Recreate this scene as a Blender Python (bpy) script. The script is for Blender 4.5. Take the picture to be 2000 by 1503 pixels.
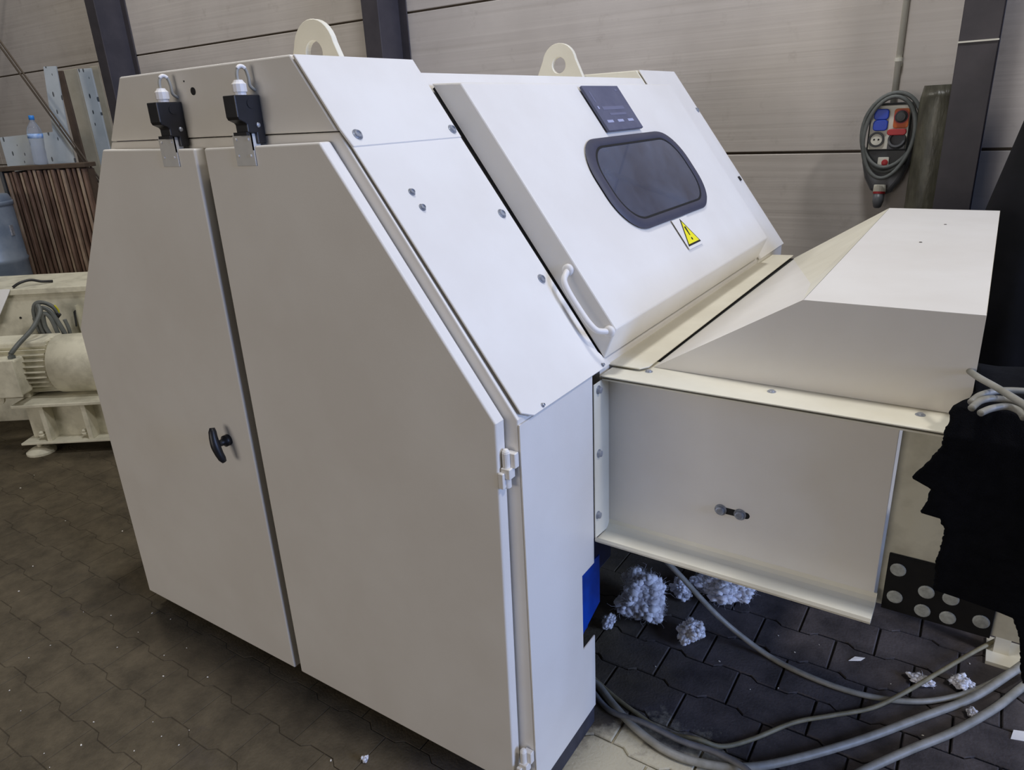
import bpy, bmesh, math, random
from mathutils import Vector, Matrix, noise
from math import sin, cos, pi, radians

random.seed(7)
for o in list(bpy.data.objects):
    bpy.data.objects.remove(o, do_unlink=True)
scene = bpy.context.scene
COL = scene.collection

# ------------------------------------------------------------------ camera
cam_d = bpy.data.cameras.new('camera')
cam = bpy.data.objects.new('camera', cam_d)
COL.objects.link(cam)
RIGHT = Vector((0.835877, 0.546666, -0.049659))
DOWN = Vector((0.155310, -0.322304, -0.933809))
FWD = Vector((-0.526487, 0.772837, -0.354309))
m3 = Matrix((RIGHT, -DOWN, -FWD)).transposed()
cam.matrix_world = Matrix.Translation((0, 0, 1.65)) @ m3.to_4x4()
cam_d.sensor_fit = 'HORIZONTAL'
cam_d.sensor_width = 36.0
cam_d.lens = 1391.66 / 2000 * 36.0
cam_d.clip_start = 0.05
scene.camera = cam

# ------------------------------------------------------------------ world and lights
world = bpy.data.worlds.new('hall_ambient')
scene.world = world
world.use_nodes = True
bg = world.node_tree.nodes['Background']
bg.inputs['Color'].default_value = (1.0, 0.95, 0.88, 1)
bg.inputs['Strength'].default_value = 0.075


def area_light(name, loc, target, size, energy, color, size_y=None):
    d = bpy.data.lights.new(name, 'AREA')
    d.energy = energy
    d.color = color
    d.size = size
    if size_y:
        d.shape = 'RECTANGLE'
        d.size_y = size_y
    o = bpy.data.objects.new(name, d)
    COL.objects.link(o)
    o.location = loc
    o.rotation_euler = (Vector(target) - Vector(loc)).to_track_quat('-Z', 'Y').to_euler()
    return o


area_light('high_bay_and_fill', (-0.85, 1.45, 6.2), (-0.9, 1.45, 0.0), 0.6, 118, (0.96, 0.97, 1.0), 0.6)
area_light('high_bay_and_fill', (3.6, 1.45, 6.2), (-0.3, 2.6, 1.0), 0.6, 126, (1.0, 0.96, 0.94), 0.6)  # added fill from overhead, brightens the sloped panels; no known fitting
area_light('high_bay_and_fill', (-5.6, 2.6, 6.4), (-5.4, 3.0, 0.0), 0.9, 88, (1.0, 0.96, 0.88), 0.9)  # added fill from overhead for the left wall; no known fitting
area_light('open_gate_daylight', (7.5, 1.0, 3.0), (-1.0, 1.8, 1.0), 3.2, 540, (0.40, 0.55, 1.0), 3.0)
area_light('door_fill_light', (-3.2, -7.0, 2.1), (-1.4, 1.1, 1.0), 4.5, 165, (1.0, 0.92, 0.85), 2.4)  # added low fill behind the camera, brightens the doors more than the floor

scene.view_settings.view_transform = 'Standard'
scene.view_settings.look = 'None'
scene.view_settings.exposure = 0.0
scene.view_settings.gamma = 1.0
scene.view_settings.use_curve_mapping = False

# ------------------------------------------------------------------ materials


def srgb(r, g, b):
    f = lambda c: (c / 255 / 12.92) if c / 255 <= 0.04045 else ((c / 255 + 0.055) / 1.055) ** 2.4
    return (f(r), f(g), f(b), 1)


def mat(name, col, rough=0.5, metal=0.0, col2=None, nscale=6.0, bump=0.0, bscale=200.0, spec=0.5,
        coat=0.0, stretch=(1, 1, 1), ramp=(0.35, 0.65), rvar=0.0, detail=4.0):
    m = bpy.data.materials.new(name)
    m.use_nodes = True
    nt = m.node_tree
    p = nt.nodes['Principled BSDF']
    p.inputs['Base Color'].default_value = col
    p.inputs['Roughness'].default_value = rough
    p.inputs['Metallic'].default_value = metal
    p.inputs['Specular IOR Level'].default_value = spec
    p.inputs['Coat Weight'].default_value = coat
    geo = nt.nodes.new('ShaderNodeNewGeometry')
    mp = nt.nodes.new('ShaderNodeMapping')
    mp.inputs['Scale'].default_value = stretch
    nt.links.new(geo.outputs['Position'], mp.inputs['Vector'])
    if col2 is not None:
        nz = nt.nodes.new('ShaderNodeTexNoise')
        nz.inputs['Scale'].default_value = nscale
        nz.inputs['Detail'].default_value = detail
        nz.inputs['Roughness'].default_value = 0.6
        nt.links.new(mp.outputs[0], nz.inputs['Vector'])
        r = nt.nodes.new('ShaderNodeValToRGB')
        r.color_ramp.elements[0].position = ramp[0]
        r.color_ramp.elements[1].position = ramp[1]
        r.color_ramp.elements[0].color = col
        r.color_ramp.elements[1].color = col2
        nt.links.new(nz.outputs['Fac'], r.inputs['Fac'])
        nt.links.new(r.outputs['Color'], p.inputs['Base Color'])
        if rvar:
            mr = nt.nodes.new('ShaderNodeMapRange')
            mr.inputs['To Min'].default_value = rough - rvar
            mr.inputs['To Max'].default_value = rough + rvar
            nt.links.new(nz.outputs['Fac'], mr.inputs['Value'])
            nt.links.new(mr.outputs[0], p.inputs['Roughness'])
    if bump:
        nb = nt.nodes.new('ShaderNodeTexNoise')
        nb.inputs['Scale'].default_value = bscale
        nb.inputs['Detail'].default_value = 3
        nt.links.new(mp.outputs[0], nb.inputs['Vector'])
        b = nt.nodes.new('ShaderNodeBump')
        b.inputs['Strength'].default_value = bump
        b.inputs['Distance'].default_value = 0.004
        nt.links.new(nb.outputs['Fac'], b.inputs['Height'])
        nt.links.new(b.outputs[0], p.inputs['Normal'])
    return m


M = {}
M['paint'] = mat('cream_machine_paint', srgb(228, 224, 216), 0.42, col2=srgb(222, 217, 208), nscale=3, bump=0.05, bscale=260)
M['paint2'] = mat('cream_yellow_paint', srgb(228, 223, 204), 0.45, col2=srgb(218, 212, 192), nscale=5, bump=0.05, bscale=240)
M['paint_old'] = mat('aged_cream_paint', srgb(216, 212, 192), 0.5, col2=srgb(178, 174, 155), nscale=9, bump=0.1, bscale=90, ramp=(0.45, 0.75))
M['plinth'] = mat('plinth_dark_steel', srgb(62, 62, 72), 0.6, col2=srgb(44, 44, 52), nscale=12)
M['dark'] = mat('black_gap', srgb(16, 15, 14), 0.8)
M['blackplastic'] = mat('black_plastic', srgb(20, 20, 24), 0.42, col2=srgb(27, 27, 32), nscale=30)
M['zinc'] = mat('zinc_steel', srgb(176, 180, 188), 0.32, metal=0.5, col2=srgb(140, 144, 152), nscale=60)
M['aluminium'] = mat('brushed_aluminium', srgb(206, 205, 200), 0.45, metal=0.0, col2=srgb(200, 199, 195), nscale=40)
M['whiteplastic'] = mat('white_nylon', srgb(224, 220, 214), 0.45)
M['steelloop'] = mat('grey_sheath', srgb(150, 148, 138), 0.45)
M['glass'] = mat('smoked_acrylic', srgb(40, 46, 66), 0.14, col2=srgb(72, 82, 104), nscale=5.5, ramp=(0.35, 0.75), coat=0.4, spec=0.6)
M['gasket'] = mat('rubber_gasket', srgb(58, 59, 74), 0.55, col2=srgb(66, 66, 80), nscale=14)
M['nameplate'] = mat('nameplate_slate', srgb(82, 84, 104), 0.5, col2=srgb(92, 94, 112), nscale=20)
M['printlight'] = mat('nameplate_print', srgb(160, 164, 190), 0.5)
M['printdim'] = mat('nameplate_print_dim', srgb(104, 106, 128), 0.5)
M['yellow'] = mat('warning_yellow', srgb(238, 226, 40), 0.5)
M['black'] = mat('print_black', srgb(34, 32, 20), 0.6)
M['paper'] = mat('sticker_white', srgb(232, 230, 226), 0.5)
M['blue'] = mat('enamel_blue', srgb(10, 66, 168), 0.35, col2=srgb(8, 48, 130), nscale=10)
M['bluedark'] = mat('dark_blue_enamel', srgb(14, 24, 62), 0.5, col2=srgb(10, 14, 34), nscale=14)
M['felt'] = mat('black_felt', srgb(9, 9, 12), 0.95, col2=srgb(15, 15, 18), nscale=40, bump=0.5, bscale=500, spec=0.1)
M['tarp'] = mat('black_tarpaulin', srgb(10, 10, 13), 0.75, col2=srgb(20, 20, 26), nscale=4, bump=0.2, bscale=20, spec=0.25)
M['rubber'] = mat('black_rubber', srgb(13, 12, 12), 0.7, col2=srgb(20, 19, 18), nscale=30, spec=0.3)
M['cable'] = mat('grey_cable', srgb(148, 146, 138), 0.5, col2=srgb(124, 122, 112), nscale=20)
M['cable2'] = mat('dusty_olive_cable', srgb(112, 104, 78), 0.6, col2=srgb(136, 128, 100), nscale=25)
M['cable3'] = mat('dull_grey_cable', srgb(118, 118, 120), 0.55, col2=srgb(92, 92, 94), nscale=18)
M['cotton'] = mat('white_fibre', srgb(250, 249, 252), 1.0, col2=srgb(240, 238, 246), nscale=30, spec=0.05, bump=0.35, bscale=400)
p_ = M['cotton'].node_tree.nodes['Principled BSDF']
p_.inputs['Subsurface Weight'].default_value = 0.7
p_.inputs['Subsurface Radius'].default_value = (1, 1, 1)
p_.inputs['Subsurface Scale'].default_value = 0.012
M['scrap'] = mat('pale_scrap', srgb(222, 216, 204), 0.8)
M['column'] = mat('dark_steel_column', srgb(70, 66, 70), 0.55, col2=srgb(58, 55, 60), nscale=5, bump=0.1, bscale=60)
M['pipe'] = mat('conduit_grey', srgb(218, 216, 204), 0.5)
M['filmroll'] = mat('wrapped_roll_film', srgb(66, 64, 54), 0.35, col2=srgb(96, 94, 80), nscale=7, stretch=(3, 3, 1), bump=0.6, bscale=22)
M['box_grey'] = mat('grey_polycarbonate', srgb(92, 94, 98), 0.4)
M['box_dark'] = mat('dark_grey_shell', srgb(52, 54, 56), 0.45)
M['plate'] = mat('pale_front_plate', srgb(228, 225, 210), 0.5)
M['sockblue'] = mat('socket_blue', srgb(30, 70, 190), 0.4)
M['orange'] = mat('switch_orange', srgb(206, 104, 40), 0.5)
M['red'] = mat('socket_red', srgb(176, 44, 48), 0.45)
M['greyhose'] = mat('rubber_hose_grey', srgb(104, 108, 106), 0.5, col2=srgb(84, 88, 86), nscale=12)
M['rust'] = mat('rusty_plate', srgb(124, 98, 80), 0.6, metal=0.1, col2=srgb(88, 66, 52), nscale=9, stretch=(2, 2, 0.6), bump=0.3, bscale=60)
M['rust2'] = mat('rusty_plate_pale', srgb(168, 148, 124), 0.6, metal=0.1, col2=srgb(116, 92, 74), nscale=7, stretch=(2, 2, 0.5), bump=0.3, bscale=60)
M['galv'] = mat('blue_grey_drum_steel', srgb(140, 152, 166), 0.38, metal=0.3, col2=srgb(112, 126, 144), nscale=6)
M['brownboard'] = mat('brown_hardboard', srgb(82, 66, 50), 0.75, col2=srgb(68, 54, 40), nscale=14)
M['beigeboard'] = mat('beige_board', srgb(158, 150, 128), 0.7, col2=srgb(146, 138, 116), nscale=8)
M['rod'] = mat('brown_wire_rod', srgb(72, 60, 44), 0.6)
M['sheen'] = mat('white_gloss_sheet', srgb(240, 242, 246), 0.25)
M['bottlecap'] = mat('bottle_cap_blue', srgb(50, 130, 205), 0.4)
M['bottlelabel'] = mat('bottle_label_blue', srgb(60, 128, 205), 0.5, col2=srgb(190, 208, 228), nscale=22)
M['wirecore'] = mat('earth_wire_yellow', srgb(196, 190, 40), 0.5)
M['spot'] = mat('dull_bolt_head', srgb(186, 190, 184), 0.5, metal=0.1, col2=srgb(150, 152, 146), nscale=60)


def glass_mat(name, col, rough=0.05):
    m = bpy.data.materials.new(name)
    m.use_nodes = True
    p = m.node_tree.nodes['Principled BSDF']
    p.inputs['Base Color'].default_value = col
    p.inputs['Roughness'].default_value = rough
    p.inputs['Transmission Weight'].default_value = 0.85
    p.inputs['IOR'].default_value = 1.15
    return m


M['pet'] = glass_mat('clear_bottle_plastic', srgb(226, 232, 242))


def wall_mat():
    m = mat('whitewashed_concrete', srgb(208, 201, 194), 0.85, col2=srgb(192, 185, 178), nscale=1.3, spec=0.2, ramp=(0.3, 0.7))
    nt = m.node_tree
    p = nt.nodes['Principled BSDF']
    src = p.inputs['Base Color'].links[0].from_socket
    geo = nt.nodes.new('ShaderNodeNewGeometry')
    # fine board marks: thin horizontal streaks
    mp = nt.nodes.new('ShaderNodeMapping')
    mp.inputs['Scale'].default_value = (0.35, 1, 26)
    nt.links.new(geo.outputs['Position'], mp.inputs['Vector'])
    n1 = nt.nodes.new('ShaderNodeTexNoise')
    n1.inputs['Scale'].default_value = 1.0
    n1.inputs['Detail'].default_value = 3
    nt.links.new(mp.outputs[0], n1.inputs['Vector'])
    r1 = nt.nodes.new('ShaderNodeValToRGB')
    r1.color_ramp.elements[0].position = 0.30
    r1.color_ramp.elements[0].color = (0.80, 0.79, 0.77, 1)
    r1.color_ramp.elements[1].position = 0.46
    r1.color_ramp.elements[1].color = (1, 1, 1, 1)
    nt.links.new(n1.outputs['Fac'], r1.inputs['Fac'])
    # stains and scuffs
    n2 = nt.nodes.new('ShaderNodeTexNoise')
    n2.inputs['Scale'].default_value = 7.0
    n2.inputs['Detail'].default_value = 8
    n2.inputs['Roughness'].default_value = 0.7
    nt.links.new(geo.outputs['Position'], n2.inputs['Vector'])
    r2 = nt.nodes.new('ShaderNodeValToRGB')
    r2.color_ramp.elements[0].position = 0.28
    r2.color_ramp.elements[0].color = (0.62, 0.60, 0.57, 1)
    r2.color_ramp.elements[1].position = 0.42
    r2.color_ramp.elements[1].color = (1, 1, 1, 1)
    nt.links.new(n2.outputs['Fac'], r2.inputs['Fac'])
    prev = src
    for r in (r1, r2):
        mx = nt.nodes.new('ShaderNodeMix')
        mx.data_type = 'RGBA'
        mx.blend_type = 'MULTIPLY'
        mx.inputs['Factor'].default_value = 0.4
        nt.links.new(prev, mx.inputs[6])
        nt.links.new(r.outputs['Color'], mx.inputs[7])
        prev = mx.outputs[2]
    nt.links.new(prev, p.inputs['Base Color'])
    b = nt.nodes.new('ShaderNodeBump')
    b.inputs['Strength'].default_value = 0.25
    b.inputs['Distance'].default_value = 0.01
    nt.links.new(n1.outputs['Fac'], b.inputs['Height'])
    nt.links.new(b.outputs[0], p.inputs['Normal'])
    return m


M['wall'] = wall_mat()


def paver_mat(name, c1, c2, dirt):
    """grey concrete paver with brown trodden dirt in large patches"""
    m = mat(name, c1, 0.82, col2=c2, nscale=9, spec=0.25, bump=0.45, bscale=120, detail=8)
    nt = m.node_tree
    p = nt.nodes['Principled BSDF']
    src = p.inputs['Base Color'].links[0].from_socket
    geo = nt.nodes.new('ShaderNodeNewGeometry')
    n = nt.nodes.new('ShaderNodeTexNoise')
    n.inputs['Scale'].default_value = 1.5
    n.inputs['Detail'].default_value = 7
    n.inputs['Roughness'].default_value = 0.65
    nt.links.new(geo.outputs['Position'], n.inputs['Vector'])
    # trodden dirt lies on the aisle beside the doors (x below about -1), thins out under the chute
    sx = nt.nodes.new('ShaderNodeSeparateXYZ')
    nt.links.new(geo.outputs['Position'], sx.inputs[0])
    mr = nt.nodes.new('ShaderNodeMapRange')
    mr.inputs['From Min'].default_value = -0.2
    mr.inputs['From Max'].default_value = -1.4
    mr.inputs['To Min'].default_value = -0.28
    mr.inputs['To Max'].default_value = 0.22
    nt.links.new(sx.outputs['X'], mr.inputs['Value'])
    ad = nt.nodes.new('ShaderNodeMath')
    nt.links.new(n.outputs['Fac'], ad.inputs[0])
    nt.links.new(mr.outputs[0], ad.inputs[1])
    r = nt.nodes.new('ShaderNodeValToRGB')
    r.color_ramp.elements[0].position = 0.38
    r.color_ramp.elements[0].color = (0, 0, 0, 1)
    r.color_ramp.elements[1].position = 0.62
    r.color_ramp.elements[1].color = (1, 1, 1, 1)
    nt.links.new(ad.outputs[0], r.inputs['Fac'])
    mx = nt.nodes.new('ShaderNodeMix')
    mx.data_type = 'RGBA'
    nt.links.new(r.outputs['Color'], mx.inputs['Factor'])
    nt.links.new(src, mx.inputs[6])
    n3 = nt.nodes.new('ShaderNodeTexNoise')
    n3.inputs['Scale'].default_value = 7.0
    n3.inputs['Detail'].default_value = 10
    n3.inputs['Roughness'].default_value = 0.72
    nt.links.new(geo.outputs['Position'], n3.inputs['Vector'])
    r3 = nt.nodes.new('ShaderNodeValToRGB')
    r3.color_ramp.elements[0].position = 0.32
    r3.color_ramp.elements[1].position = 0.68
    r3.color_ramp.elements[0].color = tuple(c * 0.42 for c in dirt[:3]) + (1,)
    r3.color_ramp.elements[1].color = dirt
    nt.links.new(n3.outputs['Fac'], r3.inputs['Fac'])
    nt.links.new(r3.outputs['Color'], mx.inputs[7])
    # pool of light at the machine's front corner, painted in as a pale patch
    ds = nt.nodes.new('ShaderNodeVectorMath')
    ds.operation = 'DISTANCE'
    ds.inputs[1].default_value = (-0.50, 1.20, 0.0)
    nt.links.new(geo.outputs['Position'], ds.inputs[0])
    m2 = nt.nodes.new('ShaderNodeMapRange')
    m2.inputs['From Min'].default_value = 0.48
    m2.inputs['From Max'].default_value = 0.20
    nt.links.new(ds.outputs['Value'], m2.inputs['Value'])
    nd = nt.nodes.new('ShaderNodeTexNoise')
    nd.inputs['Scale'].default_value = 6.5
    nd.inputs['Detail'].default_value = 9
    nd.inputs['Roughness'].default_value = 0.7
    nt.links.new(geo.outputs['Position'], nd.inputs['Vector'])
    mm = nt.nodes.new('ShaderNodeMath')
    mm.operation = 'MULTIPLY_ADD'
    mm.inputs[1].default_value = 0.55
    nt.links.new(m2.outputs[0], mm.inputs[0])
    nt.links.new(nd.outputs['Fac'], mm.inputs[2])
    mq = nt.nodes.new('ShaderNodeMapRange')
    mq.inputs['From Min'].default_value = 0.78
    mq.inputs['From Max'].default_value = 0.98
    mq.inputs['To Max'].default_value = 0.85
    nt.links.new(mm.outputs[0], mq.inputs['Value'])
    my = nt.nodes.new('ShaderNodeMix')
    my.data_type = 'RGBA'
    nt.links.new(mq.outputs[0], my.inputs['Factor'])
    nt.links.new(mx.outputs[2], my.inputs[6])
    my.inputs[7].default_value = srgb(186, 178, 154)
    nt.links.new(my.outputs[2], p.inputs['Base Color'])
    return m


DIRT = srgb(100, 90, 72)
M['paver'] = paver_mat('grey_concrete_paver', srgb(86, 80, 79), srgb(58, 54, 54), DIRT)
M['bed'] = paver_mat('joint_sand', srgb(30, 28, 28), srgb(22, 21, 21), srgb(80, 71, 56))


def film_mat():
    m = mat('printed_protective_film', srgb(176, 182, 180), 0.4, col2=srgb(160, 167, 166), nscale=4)
    nt = m.node_tree
    p = nt.nodes['Principled BSDF']
    src = p.inputs['Base Color'].links[0].from_socket
    tc = nt.nodes.new('ShaderNodeTexCoord')
    mp = nt.nodes.new('ShaderNodeMapping')
    mp.inputs['Rotation'].default_value = (0, radians(28), 0)
    mp.inputs['Scale'].default_value = (44, 0, 15)
    nt.links.new(tc.outputs['Object'], mp.inputs['Vector'])
    v = nt.nodes.new('ShaderNodeTexVoronoi')
    v.inputs['Scale'].default_value = 1.0
    v.inputs['Randomness'].default_value = 0.75
    nt.links.new(mp.outputs[0], v.inputs['Vector'])
    lt = nt.nodes.new('ShaderNodeMath')
    lt.operation = 'LESS_THAN'
    lt.inputs[1].default_value = 0.27
    nt.links.new(v.outputs['Distance'], lt.inputs[0])
    sep = nt.nodes.new('ShaderNodeSeparateColor')
    nt.links.new(v.outputs['Color'], sep.inputs[0])
    gt = nt.nodes.new('ShaderNodeMath')
    gt.operation = 'GREATER_THAN'
    gt.inputs[1].default_value = 0.5
    nt.links.new(sep.outputs[0], gt.inputs[0])
    mu = nt.nodes.new('ShaderNodeMath')
    mu.operation = 'MULTIPLY'
    nt.links.new(lt.outputs[0], mu.inputs[0])
    nt.links.new(gt.outputs[0], mu.inputs[1])
    mx = nt.nodes.new('ShaderNodeMix')
    mx.data_type = 'RGBA'
    nt.links.new(mu.outputs[0], mx.inputs['Factor'])
    nt.links.new(src, mx.inputs[6])
    mx.inputs[7].default_value = srgb(52, 60, 64)
    nt.links.new(mx.outputs[2], p.inputs['Base Color'])
    return m


M['film'] = film_mat()

# ------------------------------------------------------------------ mesh builder
WO = {}      # name -> origin in the frame the coordinates are written in


class MB:
    def __init__(self):
        self.v, self.f = [], []

    def add(self, vs, fs):
        n = len(self.v)
        self.v += [Vector(p) for p in vs]
        self.f += [tuple(i + n for i in q) for q in fs]
        return self

    def box(self, x0, x1, y0, y1, z0, z1):
        return self.add([(x0, y0, z0), (x1, y0, z0), (x1, y1, z0), (x0, y1, z0), (x0, y0, z1), (x1, y0, z1), (x1, y1, z1), (x0, y1, z1)],
                        [(0, 3, 2, 1), (4, 5, 6, 7), (0, 1, 5, 4), (1, 2, 6, 5), (2, 3, 7, 6), (3, 0, 4, 7)])

    def slab(self, pts, off):
        """polygon (3-D points) thickened by the vector off"""
        n = len(pts)
        off = Vector(off)
        a = [Vector(p) for p in pts]
        nv = Vector((0, 0, 0))
        for i in range(n):
            p, q = a[i], a[(i + 1) % n]
            nv += p.cross(q)
        if nv.dot(off) > 0:
            a.reverse()
        vs = a + [p + off for p in a]
        fs = [tuple(range(n)), tuple(range(2 * n - 1, n - 1, -1))]
        for i in range(n):
            j = (i + 1) % n
            fs.append((i, n + i, n + j, j))
        return self.add(vs, fs)

    def prism_y(self, xz, y0, y1):
        return self.slab([(x, y0, z) for x, z in xz], (0, y1 - y0, 0))

    def tube(self, path, r, seg=8, caps=True, closed=False):
        P = [Vector(p) for p in path]
        n = len(P)
        rs = r if isinstance(r, (list, tuple)) else [r] * n
        T = []
        for i in range(n):
            if closed:
                t = P[(i + 1) % n] - P[i - 1]
            else:
                t = P[min(i + 1, n - 1)] - P[max(i - 1, 0)]
            T.append(t.normalized())
        ref = Vector((0, 0, 1)) if abs(T[0].z) < 0.9 else Vector((1, 0, 0))
        nrm = (ref - T[0] * ref.dot(T[0])).normalized()
        vs, fs = [], []
        for i in range(n):
            nrm = (nrm - T[i] * nrm.dot(T[i])).normalized()
            b = T[i].cross(nrm)
            for k in range(seg):
                a = 2 * pi * k / seg
                vs.append(P[i] + (nrm * cos(a) + b * sin(a)) * rs[i])
        for i in range(n if closed else n - 1):
            j = (i + 1) % n
            for k in range(seg):
                l = (k + 1) % seg
                fs.append((i * seg + k, i * seg + l, j * seg + l, j * seg + k))
        if caps and not closed:
            fs.append(tuple(range(seg - 1, -1, -1)))
            fs.append(tuple((n - 1) * seg + k for k in range(seg)))
        return self.add(vs, fs)

    def cyl(self, a, b, r, seg=16, r2=None):
        return self.tube([a, b], [r, r if r2 is None else r2], seg)

    def lathe(self, c, axis, prof, seg=24):
        """profile [(distance along the axis, radius)]"""
        axis = Vector(axis).normalized()
        ref = Vector((0, 0, 1)) if abs(axis.z) < 0.9 else Vector((1, 0, 0))
        e1 = (ref - axis * ref.dot(axis)).normalized()
        e2 = axis.cross(e1)
        c = Vector(c)
        vs, fs = [], []
        for h, r in prof:
            for k in range(seg):
                a = 2 * pi * k / seg
                vs.append(c + axis * h + (e1 * cos(a) + e2 * sin(a)) * r)
        for i in range(len(prof) - 1):
            for k in range(seg):
                l = (k + 1) % seg
                fs.append((i * seg + k, i * seg + l, (i + 1) * seg + l, (i + 1) * seg + k))
        fs.append(tuple(range(seg - 1, -1, -1)))
        fs.append(tuple((len(prof) - 1) * seg + k for k in range(seg)))
        return self.add(vs, fs)

    def build(self, name, material, parent=None, smooth=False, bevel=0.0, seg=2, solid=0.0):
        if parent is None:
            xs = [p.x for p in self.v]
            ys = [p.y for p in self.v]
            zs = [p.z for p in self.v]
            org = Vector(((min(xs) + max(xs)) / 2, (min(ys) + max(ys)) / 2, min(zs)))
        else:
            org = WO[parent.name]
        me = bpy.data.meshes.new(name)
        me.from_pydata([p - org for p in self.v], [], self.f)
        me.materials.append(M[material])
        me.update()
        if smooth:
            for q in me.polygons:
                q.use_smooth = True
        o = bpy.data.objects.new(name, me)
        COL.objects.link(o)
        if parent is None:
            o.location = org
            WO[o.name] = org
        else:
            o.parent = parent
            WO[o.name] = org
        if solid:
            s = o.modifiers.new('thickness', 'SOLIDIFY')
            s.thickness = solid
            s.offset = -1
        if bevel:
            b = o.modifiers.new('bevel', 'BEVEL')
            b.width = bevel
            b.segments = seg
            b.limit_method = 'ANGLE'
            b.angle_limit = radians(40)
            for q in me.polygons:
                q.use_smooth = False
        return o


def tag(o, label, cat, group=None, kind=None):
    o['label'] = label
    o['category'] = cat
    if group:
        o['group'] = group
    if kind:
        o['kind'] = kind
    return o


def thing(name, loc, label, cat, group=None, rotz=0.0):
    """an Empty at the thing's base; its parts are written in world axes (or in its own axes when rotated)"""
    o = bpy.data.objects.new(name, None)
    o.empty_display_size = 0.1
    COL.objects.link(o)
    o.location = loc
    o.rotation_euler = (0, 0, rotz)
    WO[o.name] = Vector(loc) if rotz == 0 else Vector((0, 0, 0))
    return tag(o, label, cat, group)


def catmull(pts, n=8):
    P = [Vector(p) for p in pts]
    out = []
    for i in range(len(P) - 1):
        p0, p1, p2, p3 = P[max(i - 1, 0)], P[i], P[i + 1], P[min(i + 2, len(P) - 1)]
        for k in range(n):
            t = k / n
            out.append(0.5 * ((2 * p1) + (p2 - p0) * t + (2 * p0 - 5 * p1 + 4 * p2 - p3) * t * t + (3 * p1 - p0 - 3 * p2 + p3) * t ** 3))
    out.append(P[-1])
    return out


def rrect(x0, x1, z0, z1, r, n=8):
    pts = []
    for cx, cz, a0 in ((x1 - r, z1 - r, 0), (x0 + r, z1 - r, 90), (x0 + r, z0 + r, 180), (x1 - r, z0 + r, 270)):
        for k in range(n + 1):
            a = radians(a0 + 90 * k / n)
            pts.append((cx + r * cos(a), cz + r * sin(a)))
    return pts


# ------------------------------------------------------------------ setting: floor
PITCH_X, PITCH_Y, Y_REF = 0.225, 0.1475, 1.655


def wave(x):
    """outline of the interlocking long edge"""
    t = ((x + 0.21) / PITCH_X + 0.25) % 1.0
    e = 0.10
    a = 0.0085
    if t < 0.5 - e:
        return a
    if t < 0.5:
        return a - 2 * a * (t - 0.5 + e) / e
    if t < 1 - e:
        return -a
    return -a + 2 * a * (t - 1 + e) / e


FX0, FX1, FY0, FY1 = -10.5, 3.2, -3.0, 4.0
fb = MB()
nx, ny = 60, 30
vs, fs = [], []
for j in range(ny + 1):
    for i in range(nx + 1):
        x = FX0 + (FX1 - FX0) * i / nx
        y = FY0 + (FY1 - FY0) * j / ny
        k = min(max((x + 1.5) / 0.9, 0), 1)
        vs.append((x, y, -0.0012 - 0.0070 * k))
for j in range(ny):
    for i in range(nx):
        a = j * (nx + 1) + i
        fs.append((a, a + 1, a + nx + 2, a + nx + 1))
fb.add(vs, fs)
floor = fb.build('floor', 'bed')
floor['kind'] = 'structure'
floor['label'] = 'dark trodden floor of interlocking concrete pavers'
WO['floor'] = Vector(floor.location)


def paver_outline(odd, g):
    x0 = (PITCH_X / 2 if odd else 0.0) + g
    x1 = x0 + PITCH_X - 2 * g
    brk = sorted({x0, x1} | {(-0.21 % PITCH_X) * 0 + (k * PITCH_X + d * PITCH_X) for k in range(-1, 3) for d in (0.15, 0.25, 0.65, 0.75)})
    xs = [x for x in brk if x0 <= x <= x1]
    lo = [(x, wave(x - 0.21) + g) for x in xs]
    hi = [(x, PITCH_Y + wave(x - 0.21) - g) for x in reversed(xs)]
    return lo + hi


def paver_geo(odd, g=0.0026, edge=0.0035, k1=0.974, k2=0.962):
    out = paver_outline(odd, g)
    cx = sum(p[0] for p in out) / len(out)
    cy = sum(p[1] for p in out) / len(out)
    n = len(out)
    vs = []
    for z, k in ((-0.02, 1.0), (-edge, 1.0), (0.0, k1)):
        for x, y in out:
            vs.append(((x - cx) * k, (y - cy) * (k if k == 1 else k2), z))
    fs = [tuple(2 * n + i for i in range(n))]
    for a in (0, n):
        for i in range(n):
            j = (i + 1) % n
            fs.append((a + i, a + j, a + n + j, a + n + i))
    return vs, fs, cx, cy


PGEO = [paver_geo(False), paver_geo(True), paver_geo(False, 0.0012, 0.0012, 0.992, 0.988), paver_geo(True, 0.0012, 0.0012, 0.992, 0.988)]   # crisp ones, then silted-up ones
PMESH = []
for k in range(4):
    me = bpy.data.meshes.new('paver')
    me.from_pydata(PGEO[k][0], [], PGEO[k][1])
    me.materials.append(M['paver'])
    PMESH.append(me)
pavers = []
r0 = int((-1.2 - Y_REF) / PITCH_Y)
r1 = int((3.80 - Y_REF) / PITCH_Y)
for r in range(r0, r1):
    odd = r % 2
    for c in range(int((-7.2 + 0.21) / PITCH_X), int((1.3 + 0.21) / PITCH_X)):
        x = -0.21 + c * PITCH_X + PGEO[odd][2]
        y = Y_REF + r * PITCH_Y + PGEO[odd][3]
        if -2.30 < x < -1.45 and 1.22 < y < 3.1:
            continue                       # under the closed part of the machine
        pavers.append((x, y, odd + (2 if x < -1.0 + 0.25 * noise.noise(Vector((x, y * 3, 0))) else 0)))


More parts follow.
